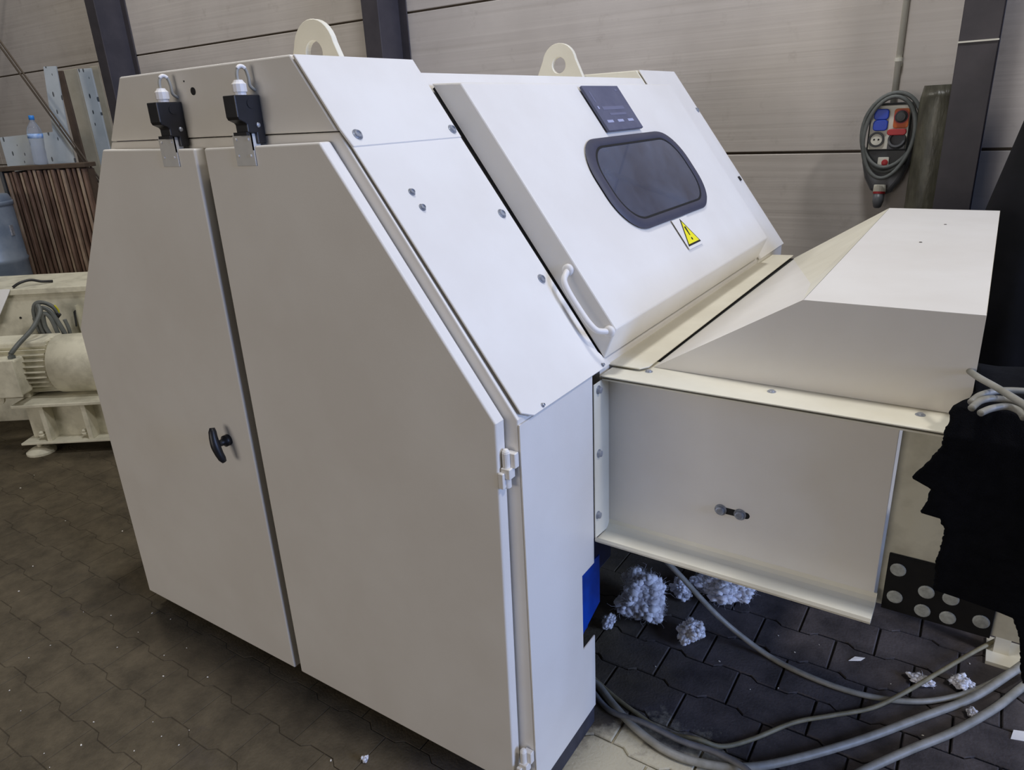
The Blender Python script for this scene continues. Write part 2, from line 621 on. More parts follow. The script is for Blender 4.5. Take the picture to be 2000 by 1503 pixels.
def in_view(x, y):
    d = Vector((x, y, 0)) - Vector((0, 0, 1.65))
    w = d.dot(FWD)
    if w < 0.2:
        return False, 9
    px = d.dot(RIGHT) / w * 1391.66 + 1000
    py = d.dot(DOWN) / w * 1391.66 + 751.5
    hid = (-2.45 < x < -0.85 and 1.12 < y < 1.5) or (x < -0.76 and y > 1.42 and px > 330 and x > -2.6 and px < 1120)
    return (-60 < px < 2060 and py < 1560 and not hid), w


cand = []
rest = []
for p in pavers:
    vis, w = in_view(p[0], p[1])
    if vis and not (p[1] > 2.7 and p[0] > -2):
        cand.append((w, p))
    else:
        rest.append(p)
cand.sort(key=lambda t: t[0])
near = [p for w, p in cand[:300]]
rest += [p for w, p in cand[300:]]
for x, y, odd in near:
    o = bpy.data.objects.new('paver', PMESH[odd])
    COL.objects.link(o)
    o.parent = floor
    q = 1.0 if odd < 2 else 0.25
    o.location = Vector((x, y, random.uniform(-0.0012, 0.0012) * q)) - WO['floor']
    o.rotation_euler = (random.uniform(-0.007, 0.007) * q, random.uniform(-0.007, 0.007) * q, random.uniform(-0.006, 0.006) * q)
pf = MB()
for x, y, odd in rest:
    vs, fs = PGEO[odd][0], PGEO[odd][1]
    dz = random.uniform(-0.0003, 0.0003)
    pf.add([(a + x, b + y, c + dz) for a, b, c in vs], fs)
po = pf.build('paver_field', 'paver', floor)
po['kind'] = 'stuff'

# ------------------------------------------------------------------ setting: wall of concrete panels
WALL_Y = 3.87
wb = MB().box(-10.5, 3.2, WALL_Y + 0.012, WALL_Y + 0.12, 0.0, 4.1)
wall = wb.build('wall_back', 'rod')
wall['kind'] = 'structure'
wall['label'] = 'pale concrete panel wall behind the machines'
COLX = (-9.4, -6.40, -3.345, -0.152)
edges_x = [-10.5] + list(COLX) + [3.2]
zs = [0.0, 0.52, 1.404, 2.281, 3.16, 4.1]
for i in range(len(edges_x) - 1):
    for j in range(len(zs) - 1):
        g = 0.006
        pb = MB().box(edges_x[i] + 0.002, edges_x[i + 1] - 0.002, WALL_Y, WALL_Y + 0.02, zs[j] + (g if j else 0), zs[j + 1] - g)
        pb.build('wall_panel', 'wall', wall, bevel=0.003, seg=1)

# ------------------------------------------------------------------ steel columns


def column(x, label):
    w, d, t = 0.135, 0.27, 0.009
    y0 = 3.595
    t_ = thing('steel_column', (x, y0 + d / 2, 0), label, 'column', 'steel columns along the wall')
    MB().box(x - w / 2, x + w / 2, y0, y0 + t, 0, 4.1).build('front_flange', 'column', t_, bevel=0.002, seg=1)
    MB().box(x - w / 2, x + w / 2, y0 + d - t, y0 + d - 0.0005, 0, 4.1).build('back_flange', 'column', t_, bevel=0.002, seg=1)
    MB().box(x - 0.004, x + 0.004, y0 + t, y0 + d - t, 0, 4.1).build('web', 'column', t_)
    MB().box(x - 0.12, x + 0.12, y0 - 0.02, y0 + d - 0.001, 0.0, 0.012).build('base_plate', 'column', t_)
    return t_


column(-6.40, 'dark steel column beside the leaning film-covered strips')
column(-3.345, 'dark steel column rising behind the near lifting lug')
c3 = column(-0.152, 'dark steel column beside the wrapped roll and wall socket box')
MB().box(-0.152 - 0.069, -0.152 + 0.069, 3.590, 3.5952, 1.826, 1.832).build('weld_seam', 'pipe', c3)

# ------------------------------------------------------------------ the big machine
YD, YF = 1.062, 1.095            # front of the doors, front of the frame
XF = -0.733                      # front panel
TH = radians(54.1)
NS = Vector((sin(TH), 0, cos(TH)))       # normal of the sloped front
TS = Vector((cos(TH), 0, -sin(TH)))      # down the slope
P0 = Vector((XF, 0, 1.078))


def SL(y, s, off=0.0):
    return P0 + NS * off + TS * s + Vector((0, y, 0))


mach = thing('fibre_opening_machine', (-1.585, 2.1, 0.0), 'large cream sheet metal machine with two side doors and sloped window hood', 'machine')

# drive housing behind the doors
prof = [(-2.415, 0.06), (-2.405, 1.075), (-1.997, 1.634), (-1.140, 1.634), (XF - 0.004, 1.073), (XF - 0.004, 0.06)]
MB().prism_y(prof, YF, 1.345).build('drive_housing', 'paint', mach, bevel=0.003)
# front panel with a notch at its free edge
fp = [(YF, 0.06), (1.415, 0.06), (1.415, 0.305), (1.348, 0.305), (1.348, 0.54), (1.415, 0.54), (1.415, 1.062), (YF, 1.062)]
MB().slab([(XF - 0.003, y, z) for y, z in fp], (0.003, 0, 0)).build('front_panel', 'paint', mach)
# lower sloped panel, its foot lapping over the front panel with a cut corner
sp_ = [(1.098, -0.650), (1.462, -0.650), (1.470, -0.03), (1.492, 0.012), (1.135, 0.012), (1.103, -0.006)]
MB().slab([SL(y, s, 0.001) for y, s in sp_], NS * 0.005).build('sloped_panel', 'paint', mach, bevel=0.0012, seg=1)
# head cover
hp = [(-1.995, 1.636), (-1.885, 1.787), (-1.248, 1.787), (-1.139, 1.636)]
MB().prism_y(hp, 1.0915, 1.462).build('head_cover', 'paint', mach, bevel=0.004)
MB().slab([SL(y, s, 0.001) for y, s in ((1.0925, -0.870), (1.462, -0.870), (1.462, -0.645), (1.0985, -0.645), (1.0925, -0.690))], NS * 0.007).build('head_lap_panel', 'paint', mach, bevel=0.0015, seg=1)
# middle body under the hood, open below
mid = [(-2.41, 0.06), (-2.405, 1.07), (-1.90, 1.757), (-1.230, 1.757), (XF - 0.004, 1.073), (XF - 0.004, 0.60), (-1.45, 0.60), (-1.45, 0.06)]
MB().prism_y(mid, 1.462, 2.816).build('middle_body', 'paint', mach)
# far housing and head
MB().prism_y([(-2.41, 0.06), (-2.405, 1.075), (-1.997, 1.634), (-1.140, 1.634), (XF, 1.078), (XF, 0.06)], 2.816, 3.18).build('far_housing', 'paint', mach, bevel=0.003)
MB().prism_y([(-1.995, 1.634), (-1.885, 1.787), (-1.250, 1.787), (-1.137, 1.634)], 2.814, 3.182).build('far_head_cover', 'paint2', mach, bevel=0.004)
MB().slab([SL(y, s, 0.0012) for y, s in ((2.815, -0.872), (3.182, -0.872), (3.182, 0.004), (2.815, 0.004))], NS * 0.005).build('far_sloped_panel', 'paint', mach, bevel=0.001, seg=1)
# plinth
MB().box(-2.34, XF - 0.002, 1.16, 1.41, 0.0, 0.06).build('plinth', 'plinth', mach)
MB().box(-2.34, XF - 0.03, 2.83, 3.16, 0.0, 0.06).build('plinth', 'plinth', mach)
MB().box(-2.34, -1.50, 1.41, 2.83, 0.0, 0.06).build('plinth', 'plinth', mach)

# doors


def door(poly, name='door'):
    d = MB().prism_y(poly, YD, YF - 0.002).build(name, 'paint', mach, bevel=0.0045, seg=3)
    return d


dl = door([(-2.397, 0.070), (-2.378, 1.080), (-1.990, 1.617), (-1.590, 1.612), (-1.597, 0.074)])
dr = door([(-1.568, 0.074), (-1.552, 1.612), (-1.164, 1.617), (-0.768, 1.071), (-0.781, 0.074)])
MB().box(-1.61, -1.535, YF - 0.004, YF - 0.0005, 0.08, 1.54).build('door_gap_shade', 'rubber', mach)  # dark strip standing in for the shade between the doors

# T-handle on the left door
hx, hz = -1.694, 0.838
hd = MB().lathe((hx, YD, hz), (0, -1, 0), [(0, 0.0165), (0.014, 0.0165), (0.017, 0.010), (0.034, 0.009), (0.04, 0.012)], 18).build('door_handle', 'blackplastic', dl, smooth=True)
wing = MB()
path = [(hx + 0.004 - 0.012 * t, YD - 0.045 + 0.008 * abs(t) ** 2, hz + 0.049 * t) for t in (-1, -0.8, -0.5, -0.2, 0, 0.2, 0.5, 0.8, 1)]
wing.tube(path, [0.007, 0.0105, 0.0115, 0.0125, 0.013, 0.0125, 0.0115, 0.0105, 0.007], 12)
wing.build('handle_wing', 'blackplastic', dl, smooth=True)


def hinge(z):
    h = MB().cyl((-0.7585, 1.078, z - 0.042), (-0.7585, 1.078, z - 0.002), 0.0085, 14)
    h.cyl((-0.7585, 1.078, z + 0.002), (-0.7585, 1.078, z + 0.040), 0.0085, 14)
    h.cyl((-0.7585, 1.078, z + 0.040), (-0.7585, 1.078, z + 0.047), 0.0085, 14, r2=0.004)
    h.box(-0.770, -0.757, 1.060, 1.082, z - 0.040, z - 0.004)
    h.box(-0.760, -0.738, 1.080, 1.0945, z + 0.004, z + 0.038)
    h.box(-0.7665, -0.7445, 1.067, 1.088, z - 0.018, z + 0.006)
    return h.build('hinge', 'paint', dr, bevel=0.0015, seg=1)


hinge(0.965)
hinge(0.150)

# door contacts: bracket on each door, black safety switch on the head above it


def bracket(x, d):
    b = MB().box(x - 0.033, x + 0.033, YD - 0.0035, YD - 0.0005, 1.572, 1.640)
    b.box(x + 0.029, x + 0.033, YD - 0.0035, YD + 0.018, 1.604, 1.640)
    o = b.build('switch_bracket', 'aluminium', d, bevel=0.001, seg=1)
    for dx in (-0.021, 0.021):
        for z in (1.594, 1.628):
            MB().lathe((x + dx, YD - 0.0035, z), (0, -1, 0), [(0, 0.0038), (0.0015, 0.003), (0.0022, 0.0008)], 10).build('rivet', 'whiteplastic', d, smooth=True)


bracket(-1.688, dl)
bracket(-1.402, dr)


def safety_switch(x):
    s = MB()
    y0 = 1.0905
    # side profile in y-z, extruded in x
    pro = [(y0, 1.618), (y0 - 0.022, 1.618), (y0 - 0.022, 1.640), (y0 - 0.044, 1.642), (y0 - 0.044, 1.658), (y0 - 0.048, 1.662), (y0 - 0.061, 1.668), (y0 - 0.064, 1.674), (y0 - 0.064, 1.717), (y0, 1.717)]
    s.slab([(x - 0.020, y, z) for y, z in pro], (0.040, 0, 0))
    o = s.build('safety_switch', 'blackplastic', mach, bevel=0.002, seg=2)
    MB().box(x - 0.026, x + 0.018, y0 - 0.048, y0 - 0.040, 1.636, 1.643).build('switch_lip', 'blackplastic', o)
    MB().lathe((x + 0.0203, y0 - 0.026, 1.700), (1, 0, 0), [(0, 0.010), (0.0012, 0.010), (0.0012, 0.0082)], 20).build('switch_cap', 'blackplastic', o)
    MB().lathe((x + 0.0203, y0 - 0.016, 1.656), (1, 0, 0), [(0, 0.0055), (0.002, 0.005), (0.0028, 0.002)], 12).build('switch_screw', 'zinc', o, smooth=True)
    gl = MB().lathe((x + 0.002, y0 - 0.034, 1.717), (0, 0, 1), [(0, 0.0125), (0.006, 0.0125), (0.0065, 0.0155), (0.022, 0.0155), (0.026, 0.0115), (0.030, 0.009)], 12)
    gl.build('cable_gland', 'whiteplastic', o)
    c = catmull([(x + 0.002, y0 - 0.034, 1.742), (x + 0.001, y0 - 0.034, 1.756), (x + 0.001, y0 - 0.030, 1.768), (x + 0.003, y0 - 0.022, 1.773), (x + 0.006, y0 - 0.014, 1.768), (x + 0.008, y0 - 0.011, 1.752), (x + 0.008, y0 - 0.010, 1.735), (x + 0.008, y0 + 0.003, 1.726)], 6)
    MB().tube(c, 0.0036, 8).build('cable_loop', 'steelloop', o, smooth=True)
    MB().tube([p + Vector((0, -0.0008, 0.0012)) for p in c[12:25]], 0.0042, 8).build('cable_sleeve', 'whiteplastic', o, smooth=True)
    return o


safety_switch(-1.665)
safety_switch(-1.381)
MB().lathe((-1.592, 1.0912, 1.737), (0, -1, 0), [(0, 0.0085), (0.0012, 0.0085)], 20).build('open_hole', 'dark', mach)
MB().lathe((-1.620, 1.0912, 1.760), (0, -1, 0), [(0, 0.002), (0.0008, 0.002)], 8).build('open_hole', 'dark', mach)

# bolts of the sloped panels


def slope_bolt(y, s, off, r=0.0085):
    c = SL(y, s, off)
    b = MB().lathe(c, NS, [(0, r * 1.45), (0.0016, r * 1.45), (0.0018, r), (0.006, r * 0.95), (0.0066, r * 0.6), (0.0045, r * 0.55)], 14)
    return b.build('bolt', 'zinc', mach, smooth=False)


for y, s in ((1.128, -0.672), (1.444, -0.668)):
    slope_bolt(y, s, 0.008)
for y, s in ((1.434, -0.430), (1.429, -0.247)):
    slope_bolt(y, s, 0.006)
for y, s in ((1.182, -0.525), (1.185, -0.486)):
    slope_bolt(y, s, 0.006, 0.006)
slope_bolt(3.165, -0.675, 0.006)
for y, s in ((1.175, 0.004), (1.455, 0.004)):
    slope_bolt(y, s, 0.0055, 0.0035)

# lifting lugs


def lug(yc):
    pts = []
    cx, cz, r = -1.585, 1.834, 0.078
    pts.append((cx - 0.128, 1.742))
    for k in range(15):
        a = radians(168 - (336 - 180) * k / 14)
        pts.append((cx + r * cos(a), cz + r * sin(a)))
    pts.append((cx + 0.128, 1.742))
    hole = [(cx + 0.031 * cos(2 * pi * k / 24), 1.829 + 0.031 * sin(2 * pi * k / 24)) for k in range(24)]
    bm = bmesh.new()
    t = 0.009
    es = []
    for loop in (pts, hole):
        vv = [bm.verts.new((x, yc - t, z)) for x, z in loop]
        for i in range(len(vv)):
            es.append(bm.edges.new((vv[i], vv[(i + 1) % len(vv)])))
    bmesh.ops.triangle_fill(bm, use_beauty=True, use_dissolve=False, edges=es)
    g = bmesh.ops.extrude_face_region(bm, geom=bm.faces[:])
    bmesh.ops.translate(bm, verts=[e for e in g['geom'] if isinstance(e, bmesh.types.BMVert)], vec=(0, 2 * t, 0))
    bmesh.ops.recalc_face_normals(bm, faces=bm.faces[:])
    mb = MB()
    bm.verts.ensure_lookup_table()
    mb.add([v.co.copy() for v in bm.verts], [tuple(v.index for v in f.verts) for f in bm.faces])
    bm.free()
    return mb.build('lifting_lug', 'paint2', mach, bevel=0.0015, seg=1)


lug(1.480)
lug(2.800)

# hood (lid) with window
LY0, LY1, LO = 1.475, 2.800, 0.083
e = NS * 0.0075
A_ = SL(0, -0.800) + e
B_ = SL(0, -0.690, LO)
B_ = Vector((-1.106, 0, 1.727))
C_ = Vector((-0.699, 0, 1.165))
D_ = SL(0, -0.006) + e * 0.85
lid = MB().prism_y([(p.x, p.z) for p in (A_, B_, C_, D_)], LY0, LY1).build('window_hood', 'paint', mach, bevel=0.004, seg=2)
MB().slab([SL(y, s, 0.0005) for y, s in ((LY0 + 0.004, -0.79), (LY1 - 0.004, -0.79), (LY1 - 0.004, -0.035), (LY0 + 0.002, -0.012))], NS * 0.0075).build('hood_seal', 'rubber', mach)
win_out = rrect(1.805, 2.504, -0.552, -0.248, 0.125, 10)
win_in = rrect(1.845, 2.464, -0.522, -0.278, 0.100, 10)
g = MB()
n = len(win_out)
mid_o = rrect(1.812, 2.497, -0.545, -0.255, 0.12, 10)
mid_i = rrect(1.838, 2.471, -0.527, -0.273, 0.105, 10)
rings = [(win_out, LO), (mid_o, LO + 0.007), (mid_i, LO + 0.007), (win_in, LO + 0.003)]
vs = [SL(y, s, h) for lp, h in rings for y, s in lp]
fs = []
for a in range(3):
    for i in range(n):
        j = (i + 1) % n
        fs.append((a * n + i, a * n + j, (a + 1) * n + j, (a + 1) * n + i))
g.add(vs, fs).build('window_gasket', 'gasket', lid, smooth=True)
MB().slab([SL(y, s, LO + 0.0005) for y, s in win_in], NS * 0.0035).build('window_pane', 'glass', lid)
groove = MB()
gr_o = rrect(1.842, 2.467, -0.524, -0.276, 0.102, 10)
vs = [SL(y, s, LO + 0.0046) for lp in (gr_o, rrect(1.850, 2.459, -0.517, -0.283, 0.096, 10)) for y, s in lp]
groove.add(vs, [(i, (i + 1) % n, n + (i + 1) % n, n + i) for i in range(n)]).build('window_groove', 'dark', lid)
# nameplate
npl = MB().slab([SL(y, s, LO + 0.0005) for y, s in ((2.040, -0.726), (2.287, -0.726), (2.287, -0.566), (2.040, -0.566))], NS * 0.009).build('nameplate', 'nameplate', lid, bevel=0.001, seg=1)


def mark(y0, y1, s0, s1, m, off=LO + 0.0097):
    MB().slab([SL(y, s, off) for y, s in ((y0, s0), (y1, s0), (y1, s1), (y0, s1))], NS * 0.0003).build('printed_mark', m, lid)


for y0 in (2.060, 2.132, 2.205):
    mark(y0 + 0.004, y0 + 0.044, -0.602, -0.593, 'printlight')
mark(2.057, 2.066, -0.652, -0.642, 'printlight')
mark(2.085, 2.235, -0.650, -0.638, 'printdim')
mark(2.110, 2.225, -0.626, -0.618, 'printdim')
mark(2.062, 2.070, -0.705, -0.665, 'printdim')
mark(2.245, 2.262, -0.712, -0.706, 'printdim')
# warning sticker
st = MB().slab([SL(y, s, LO + 0.0003) for y, s in ((2.090, -0.245), (2.212, -0.245), (2.212, -0.142), (2.090, -0.142))], NS * 0.0006).build('sticker_backing', 'paint', lid)
MB().slab([SL(y, s, LO + 0.001) for y, s in ((2.150, -0.243), (2.203, -0.151), (2.097, -0.151))], NS * 0.0004).build('sticker_border', 'black', lid)
MB().slab([SL(y, s, LO + 0.0015) for y, s in ((2.150, -0.232), (2.194, -0.157), (2.106, -0.157))], NS * 0.0004).build('warning_triangle', 'yellow', lid)
MB().slab([SL(y, s, LO + 0.002) for y, s in ((2.144, -0.213), (2.156, -0.213), (2.153, -0.182), (2.147, -0.182))], NS * 0.0004).build('exclamation_stroke', 'black', lid)
MB().slab([SL(2.150 + 0.005 * cos(k * pi / 5), -0.170 + 0.005 * sin(k * pi / 5), LO + 0.002) for k in range(10)], NS * 0.0004).build('exclamation_dot', 'black', lid)
# hood side handle
hh = catmull([SL(LY0 + 0.001, -0.232, 0.055), SL(LY0 - 0.014, -0.226, 0.052), SL(LY0 - 0.030, -0.212, 0.046), SL(LY0 - 0.034, -0.180, 0.043), SL(LY0 - 0.034, -0.130, 0.043), SL(LY0 - 0.034, -0.098, 0.045), SL(LY0 - 0.028, -0.074, 0.048), SL(LY0 - 0.014, -0.062, 0.055), SL(LY0 + 0.001, -0.056, 0.060)], 5)
MB().tube(hh, 0.0075, 12).build('pull_handle', 'whiteplastic', lid, smooth=True)
MB().lathe(SL(LY0 - 0.001, -0.232, 0.055), (0, -1, 0), [(0, 0.015), (0.006, 0.014), (0.009, 0.009)], 16).build('handle_foot', 'whiteplastic', lid, smooth=True)
MB().lathe(SL(LY0 - 0.001, -0.055, 0.061), (0, -1, 0), [(0, 0.015), (0.006, 0.014), (0.009, 0.009)], 16).build('handle_foot', 'whiteplastic', lid, smooth=True)
MB().slab([SL(y, s, 0.0065) for y, s in ((3.135, -0.338), (3.150, -0.338), (3.150, -0.318), (3.135, -0.318))], NS * 0.005).build('latch_block', 'blackplastic', mach)

# blue motor seen through the notch
bm_ = MB().box(-0.98, -0.765, 1.352, 1.44, 0.30, 0.60)
bl = bm_.build('blue_gearbox', 'blue', mach, bevel=0.006)
MB().box(-0.98, -0.78, 1.44, 1.62, 0.42, 0.598).build('gearbox_housing', 'bluedark', mach, bevel=0.01)
MB().slab([(-0.745, 1.349, 0.318), (-0.745, 1.375, 0.338), (-0.745, 1.470, 0.375), (-0.745, 1.470, 0.528), (-0.745, 1.349, 0.536)], (-0.004, 0, 0)).build('blue_guard', 'blue', mach)

# ------------------------------------------------------------------ feed chute bolted to the front
ch = thing('feed_chute', (-0.35, 2.2, 0.0), 'cream sheet metal chute with sloped cover projecting from the machine front', 'chute')
YC = 1.495
side = [(XF + 0.002, YC - 0.08, 1.040), (XF + 0.002, YC - 0.08, 0.616), (XF + 0.002, YC, 0.608), (XF + 0.002, YC, 1.040)]
MB().slab(side, (0.003, 0, 0)).build('mounting_flange', 'paint2', ch, bevel=0.001, seg=1)
MB().box(XF + 0.004, -0.088, YC, YC + 0.003, 0.607, 1.044).build('side_plate', 'paint', ch, bevel=0.001, seg=1)
lip = MB()
prof = [(YC, 0.632), (YC - 0.003, 0.622), (YC - 0.010, 0.614), (YC - 0.022, 0.609), (YC - 0.078, 0.612), (YC - 0.080, 0.620), (YC - 0.082, 0.612), (YC - 0.080, 0.606), (YC - 0.020, 0.603), (YC - 0.004, 0.606), (YC + 0.003, 0.612), (YC + 0.003, 0.632)]
lip.slab([(XF + 0.004, y, z) for y, z in prof], (-0.082 - XF - 0.004, 0, 0))
lip.build('bottom_lip', 'paint2', ch)
MB().box(XF + 0.004, 0.12, 1.448, 1.60, 1.0495, 1.0535).build('top_flange', 'paint2', ch, bevel=0.001, seg=1)
MB().box(XF + 0.006, 0.12, 1.452, 1.60, 1.0405, 1.0445).build('top_flange', 'paint2', ch, bevel=0.001, seg=1)
MB().box(XF + 0.006, 0.118, 1.458, 1.60, 1.0452, 1.0488).build('flange_gasket', 'rubber', ch)
MB().box(XF + 0.004, 0.02, 1.60, 2.985, 0.60, 0.606).build('trough_bottom', 'paint', ch)
MB().box(XF + 0.004, 0.02, 2.98, 2.985, 0.606, 1.05).build('far_side_plate', 'paint', ch)
MB().box(XF + 0.004, 0.02, 1.53, 1.60, 0.60, 0.606).build('trough_bottom', 'paint', ch)
for x in (-0.635, -0.345, -0.058):
    c = Vector((x, 1.516 if x > -0.6 else 1.522, 1.0535))
    MB().lathe(c, (0, 0, 1), [(0, 0.0095), (0.0012, 0.0095), (0.0014, 0.0062), (0.004, 0.0058), (0.0044, 0.003)], 14).build('flange_bolt', 'zinc', ch)
for z in (1.021, 0.851, 0.679):
    MB().lathe((XF + 0.005, 1.436 if z > 0.7 else 1.428, z), (1, 0, 0), [(0, 0.011), (0.0015, 0.011), (0.0018, 0.0085), (0.008, 0.008), (0.009, 0.004)], 14).build('flange_bolt', 'zinc', ch)
# slot with two bolts
sl = [(-0.440 + 0.003 * cos(a), 0.743 + 0.0085 * sin(a)) for a in [radians(90 + 15 * k) for k in range(13)]]
sl += [(-0.374 + 0.0085 * cos(a), 0.743 + 0.0085 * sin(a)) for a in [radians(-90 + 15 * k) for k in range(13)]]
MB().slab([(x, YC - 0.0004, z) for x, z in sl], (0, 0.0003, 0)).build('slot', 'dark', ch)
for x in (-0.434, -0.388):
    MB().lathe((x, YC - 0.0006, 0.743), (0, -1, 0), [(0, 0.0145), (0.002, 0.0145), (0.0022, 0.0105), (0.009, 0.0100), (0.0105, 0.0075), (0.0108, 0.003)], 18).build('slot_bolt', 'zinc', ch)
# cover: side wall, folded ramp, top
ca, cb = Vector((-0.637, 1.556, 1.054)), Vector((-0.652, 3.040, 1.044))
cc, cd = Vector((-0.301, 1.530, 1.261)), Vector((-0.318, 2.972, 1.263))
ce, cg = Vector((0.020, 1.530, 1.262)), Vector((0.020, 2.972, 1.262))
cn, cf = Vector((0.022, 1.548, 1.054)), Vector((0.022, 2.985, 1.054))
cv = MB()
cv.add([ca, cn, ce, cc], [(0, 1, 2, 3)])
cv.build('cover_side', 'paint', ch, solid=0.003)
ramp = MB()



# ramp: two flat triangles meeting in a soft valley fold from the far foot to the near crest
fq = Vector((-0.350, 1.850, 1.2220))
ramp.add([ca, cb, fq, cc], [(0, 2, 1), (0, 3, 2)])
gus = MB().add([cb, cd, cc, fq], [(0, 3, 1), (3, 2, 1)])
gus.build('cover_gusset', 'paint2', ch)
ramp.build('cover_ramp', 'paint', ch)
MB().slab([cc, ce, cg, cd], (0, 0, -0.003)).build('cover_top', 'paint', ch, bevel=0.001, seg=1)
MB().add([cn, cf, cg, ce], [(0, 1, 2, 3)]).build('cover_end', 'paint2', ch)
MB().add([cb, cf, cg, cd], [(0, 3, 2, 1)]).build('cover_far_side', 'paint2', ch)
MB().lathe((-0.155, 2.28, 1.2625), (0, 0, 1), [(0, 0.004), (0.0006, 0.004)], 10).build('rust_spot', 'rod', ch)
MB().lathe((-0.118, 2.62, 1.2625), (0, 0, 1), [(0, 0.004), (0.0006, 0.004)], 10).build('rust_spot', 'rod', ch)
# transition strip between hood and cover
MB().slab([(-0.752, 1.512, 1.0585), (-0.755, 3.000, 1.0585), (-0.648, 3.020, 1.0585), (-0.640, 1.535, 1.0585), (-0.655, 1.512, 1.0585)], (0, 0, 0.004)).build('transition_strip', 'paint2', ch, bevel=0.001, seg=1)
MB().box(-0.70, -0.640, 1.56, 3.0, 1.046, 1.0525).build('transition_seal', 'dark', ch)
# recessed panel, rubber strip with bolt heads at the open end
MB().box(-0.084, 0.60, 1.522, 1.526, 0.59, 1.045).build('recessed_panel', 'paint_old', ch)
rb = MB().box(-0.072, 0.131, 1.511, 1.520, 0.588, 0.727).build('rubber_strip', 'rubber', ch, bevel=0.001, seg=1)
for x, z in ((-0.051, 0.695), (-0.049, 0.626), (0.007, 0.659), (0.052, 0.659), (0.006, 0.611), (0.053, 0.611), (0.111, 0.624)):
    MB().lathe((x, 1.5105, z), (0, -1, 0), [(0, 0.0155), (0.0015, 0.0155), (0.003, 0.0130), (0.0036, 0.006)], 18).build('bolt_head', 'spot', rb)
MB().box(0.212, 0.252, 2.270, 2.306, 0.012, 0.60).build('support_leg', 'paint2', ch)
MB().box(0.195, 0.40, 2.215, 2.345, 0.0, 0.012).build('foot_plate', 'paint2', ch)

# ------------------------------------------------------------------ black felt over the chute end
out = [(1.105, -0.006), (1.092, -0.011), (1.078, -0.006), (1.061, -0.013), (1.027, -0.012), (0.992, -0.029), (0.950, -0.053), (0.936, -0.018), (0.910, -0.019), (0.880, -0.029), (0.877, 0.005), (0.854, 0.018), (0.824, 0.017), (0.780, 0.013), (0.740, 0.016), (0.712, 0.018), (0.704, 0.152), (0.660, 0.170), (0.56, 0.19)]


def xl(z):
    for (z0, x0), (z1, x1) in zip(out, out[1:]):
        if z1 <= z <= z0:
            return x0 + (x1 - x0) * (z0 - z) / max(z0 - z1, 1e-6)
    return out[-1][1] if z < out[-1][0] else out[0][1]


def frayed(z):
    return xl(z) + 0.0035 * noise.noise(Vector((z * 70, 0, 1))) + 0.0025 * noise.noise(Vector((z * 190, 0, 7)))


fel = MB()
rows = []
zlist = [1.105 - 0.545 * k / 150 for k in range(151)]
nc = 30
for z in zlist:
    x0 = frayed(z)
    row = []
    for k in range(nc + 1):
        x = x0 + (0.62 - x0) * (k / nc) ** 1.3
        w = noise.noise(Vector((x * 9, z * 2.5, 3.1))) * 0.010 * min(1, (1.16 - z) * 5)
        row.append(Vector((x, 1.440 + w - 0.012 * (1.105 - z) * 0 + (0.0 if z < 1.05 else (z - 1.05) * 0.35), z)))
    rows.insert(0, row)
# over the top, back and down inside
for t in [(k + 1) / 24 for k in range(24)]:
    row = []
    for k in range(nc + 1):
        x0 = -0.002 + 0.026 * min(1, t * 9)
        x = x0 + (0.62 - x0) * (k / nc) ** 1.3
        y = 1.462 + 0.42 * t
        z = 1.112 + 0.012 * sin(t * pi) - 0.10 * max(0, t - 0.4) ** 1.2 + 0.010 * noise.noise(Vector((x * 8, y * 7, 1.7)))
        row.append(Vector((x + 0.006 * noise.noise(Vector((y * 40, 0, 5))) * (k == 0), y, z)))
    rows.append(row)
vs = [p for r in rows for p in r]
fs = []
for j in range(len(rows) - 1):
    for k in range(nc):
        a = j * (nc + 1) + k
        fs.append((a, a + 1, a + nc + 2, a + nc + 1))
fel.add(vs, fs)
tag(fel.build('black_felt', 'felt', smooth=True, solid=0.004), 'torn black felt cloth draped over the open chute end', 'cloth')

# coil of grey cable on the felt
cl = thing('cable_coil', (0.12, 1.49, 1.11), 'loose coil of grey cable lying on the black felt', 'cable')
zc = 1.131
for i, pts in enumerate((
        [(-0.004, 1.59, zc + 0.012), (0.022, 1.508, zc + 0.020), (0.058, 1.452, zc + 0.020), (0.100, 1.392, zc + 0.016), (0.16, 1.33, zc + 0.002), (0.24, 1.30, zc - 0.01)],
        [(0.020, 1.418, zc), (0.032, 1.452, zc + 0.003), (0.060, 1.488, zc + 0.004), (0.100, 1.505, zc + 0.004), (0.16, 1.510, zc + 0.002), (0.24, 1.50, zc)],
        [(0.022, 1.396, zc - 0.003), (0.034, 1.430, zc + 0.001), (0.055, 1.452, zc + 0.001), (0.085, 1.452, zc), (0.105, 1.425, zc - 0.002), (0.118, 1.40, zc - 0.008)],
        [(0.036, 1.392, zc - 0.008), (0.052, 1.418, zc - 0.006), (0.074, 1.436, zc - 0.005), (0.092, 1.428, zc - 0.007), (0.100, 1.41, zc - 0.012)])):
    MB().tube(catmull(pts, 8), 0.0062, 10).build('cable_turn', 'cable', cl, smooth=True)

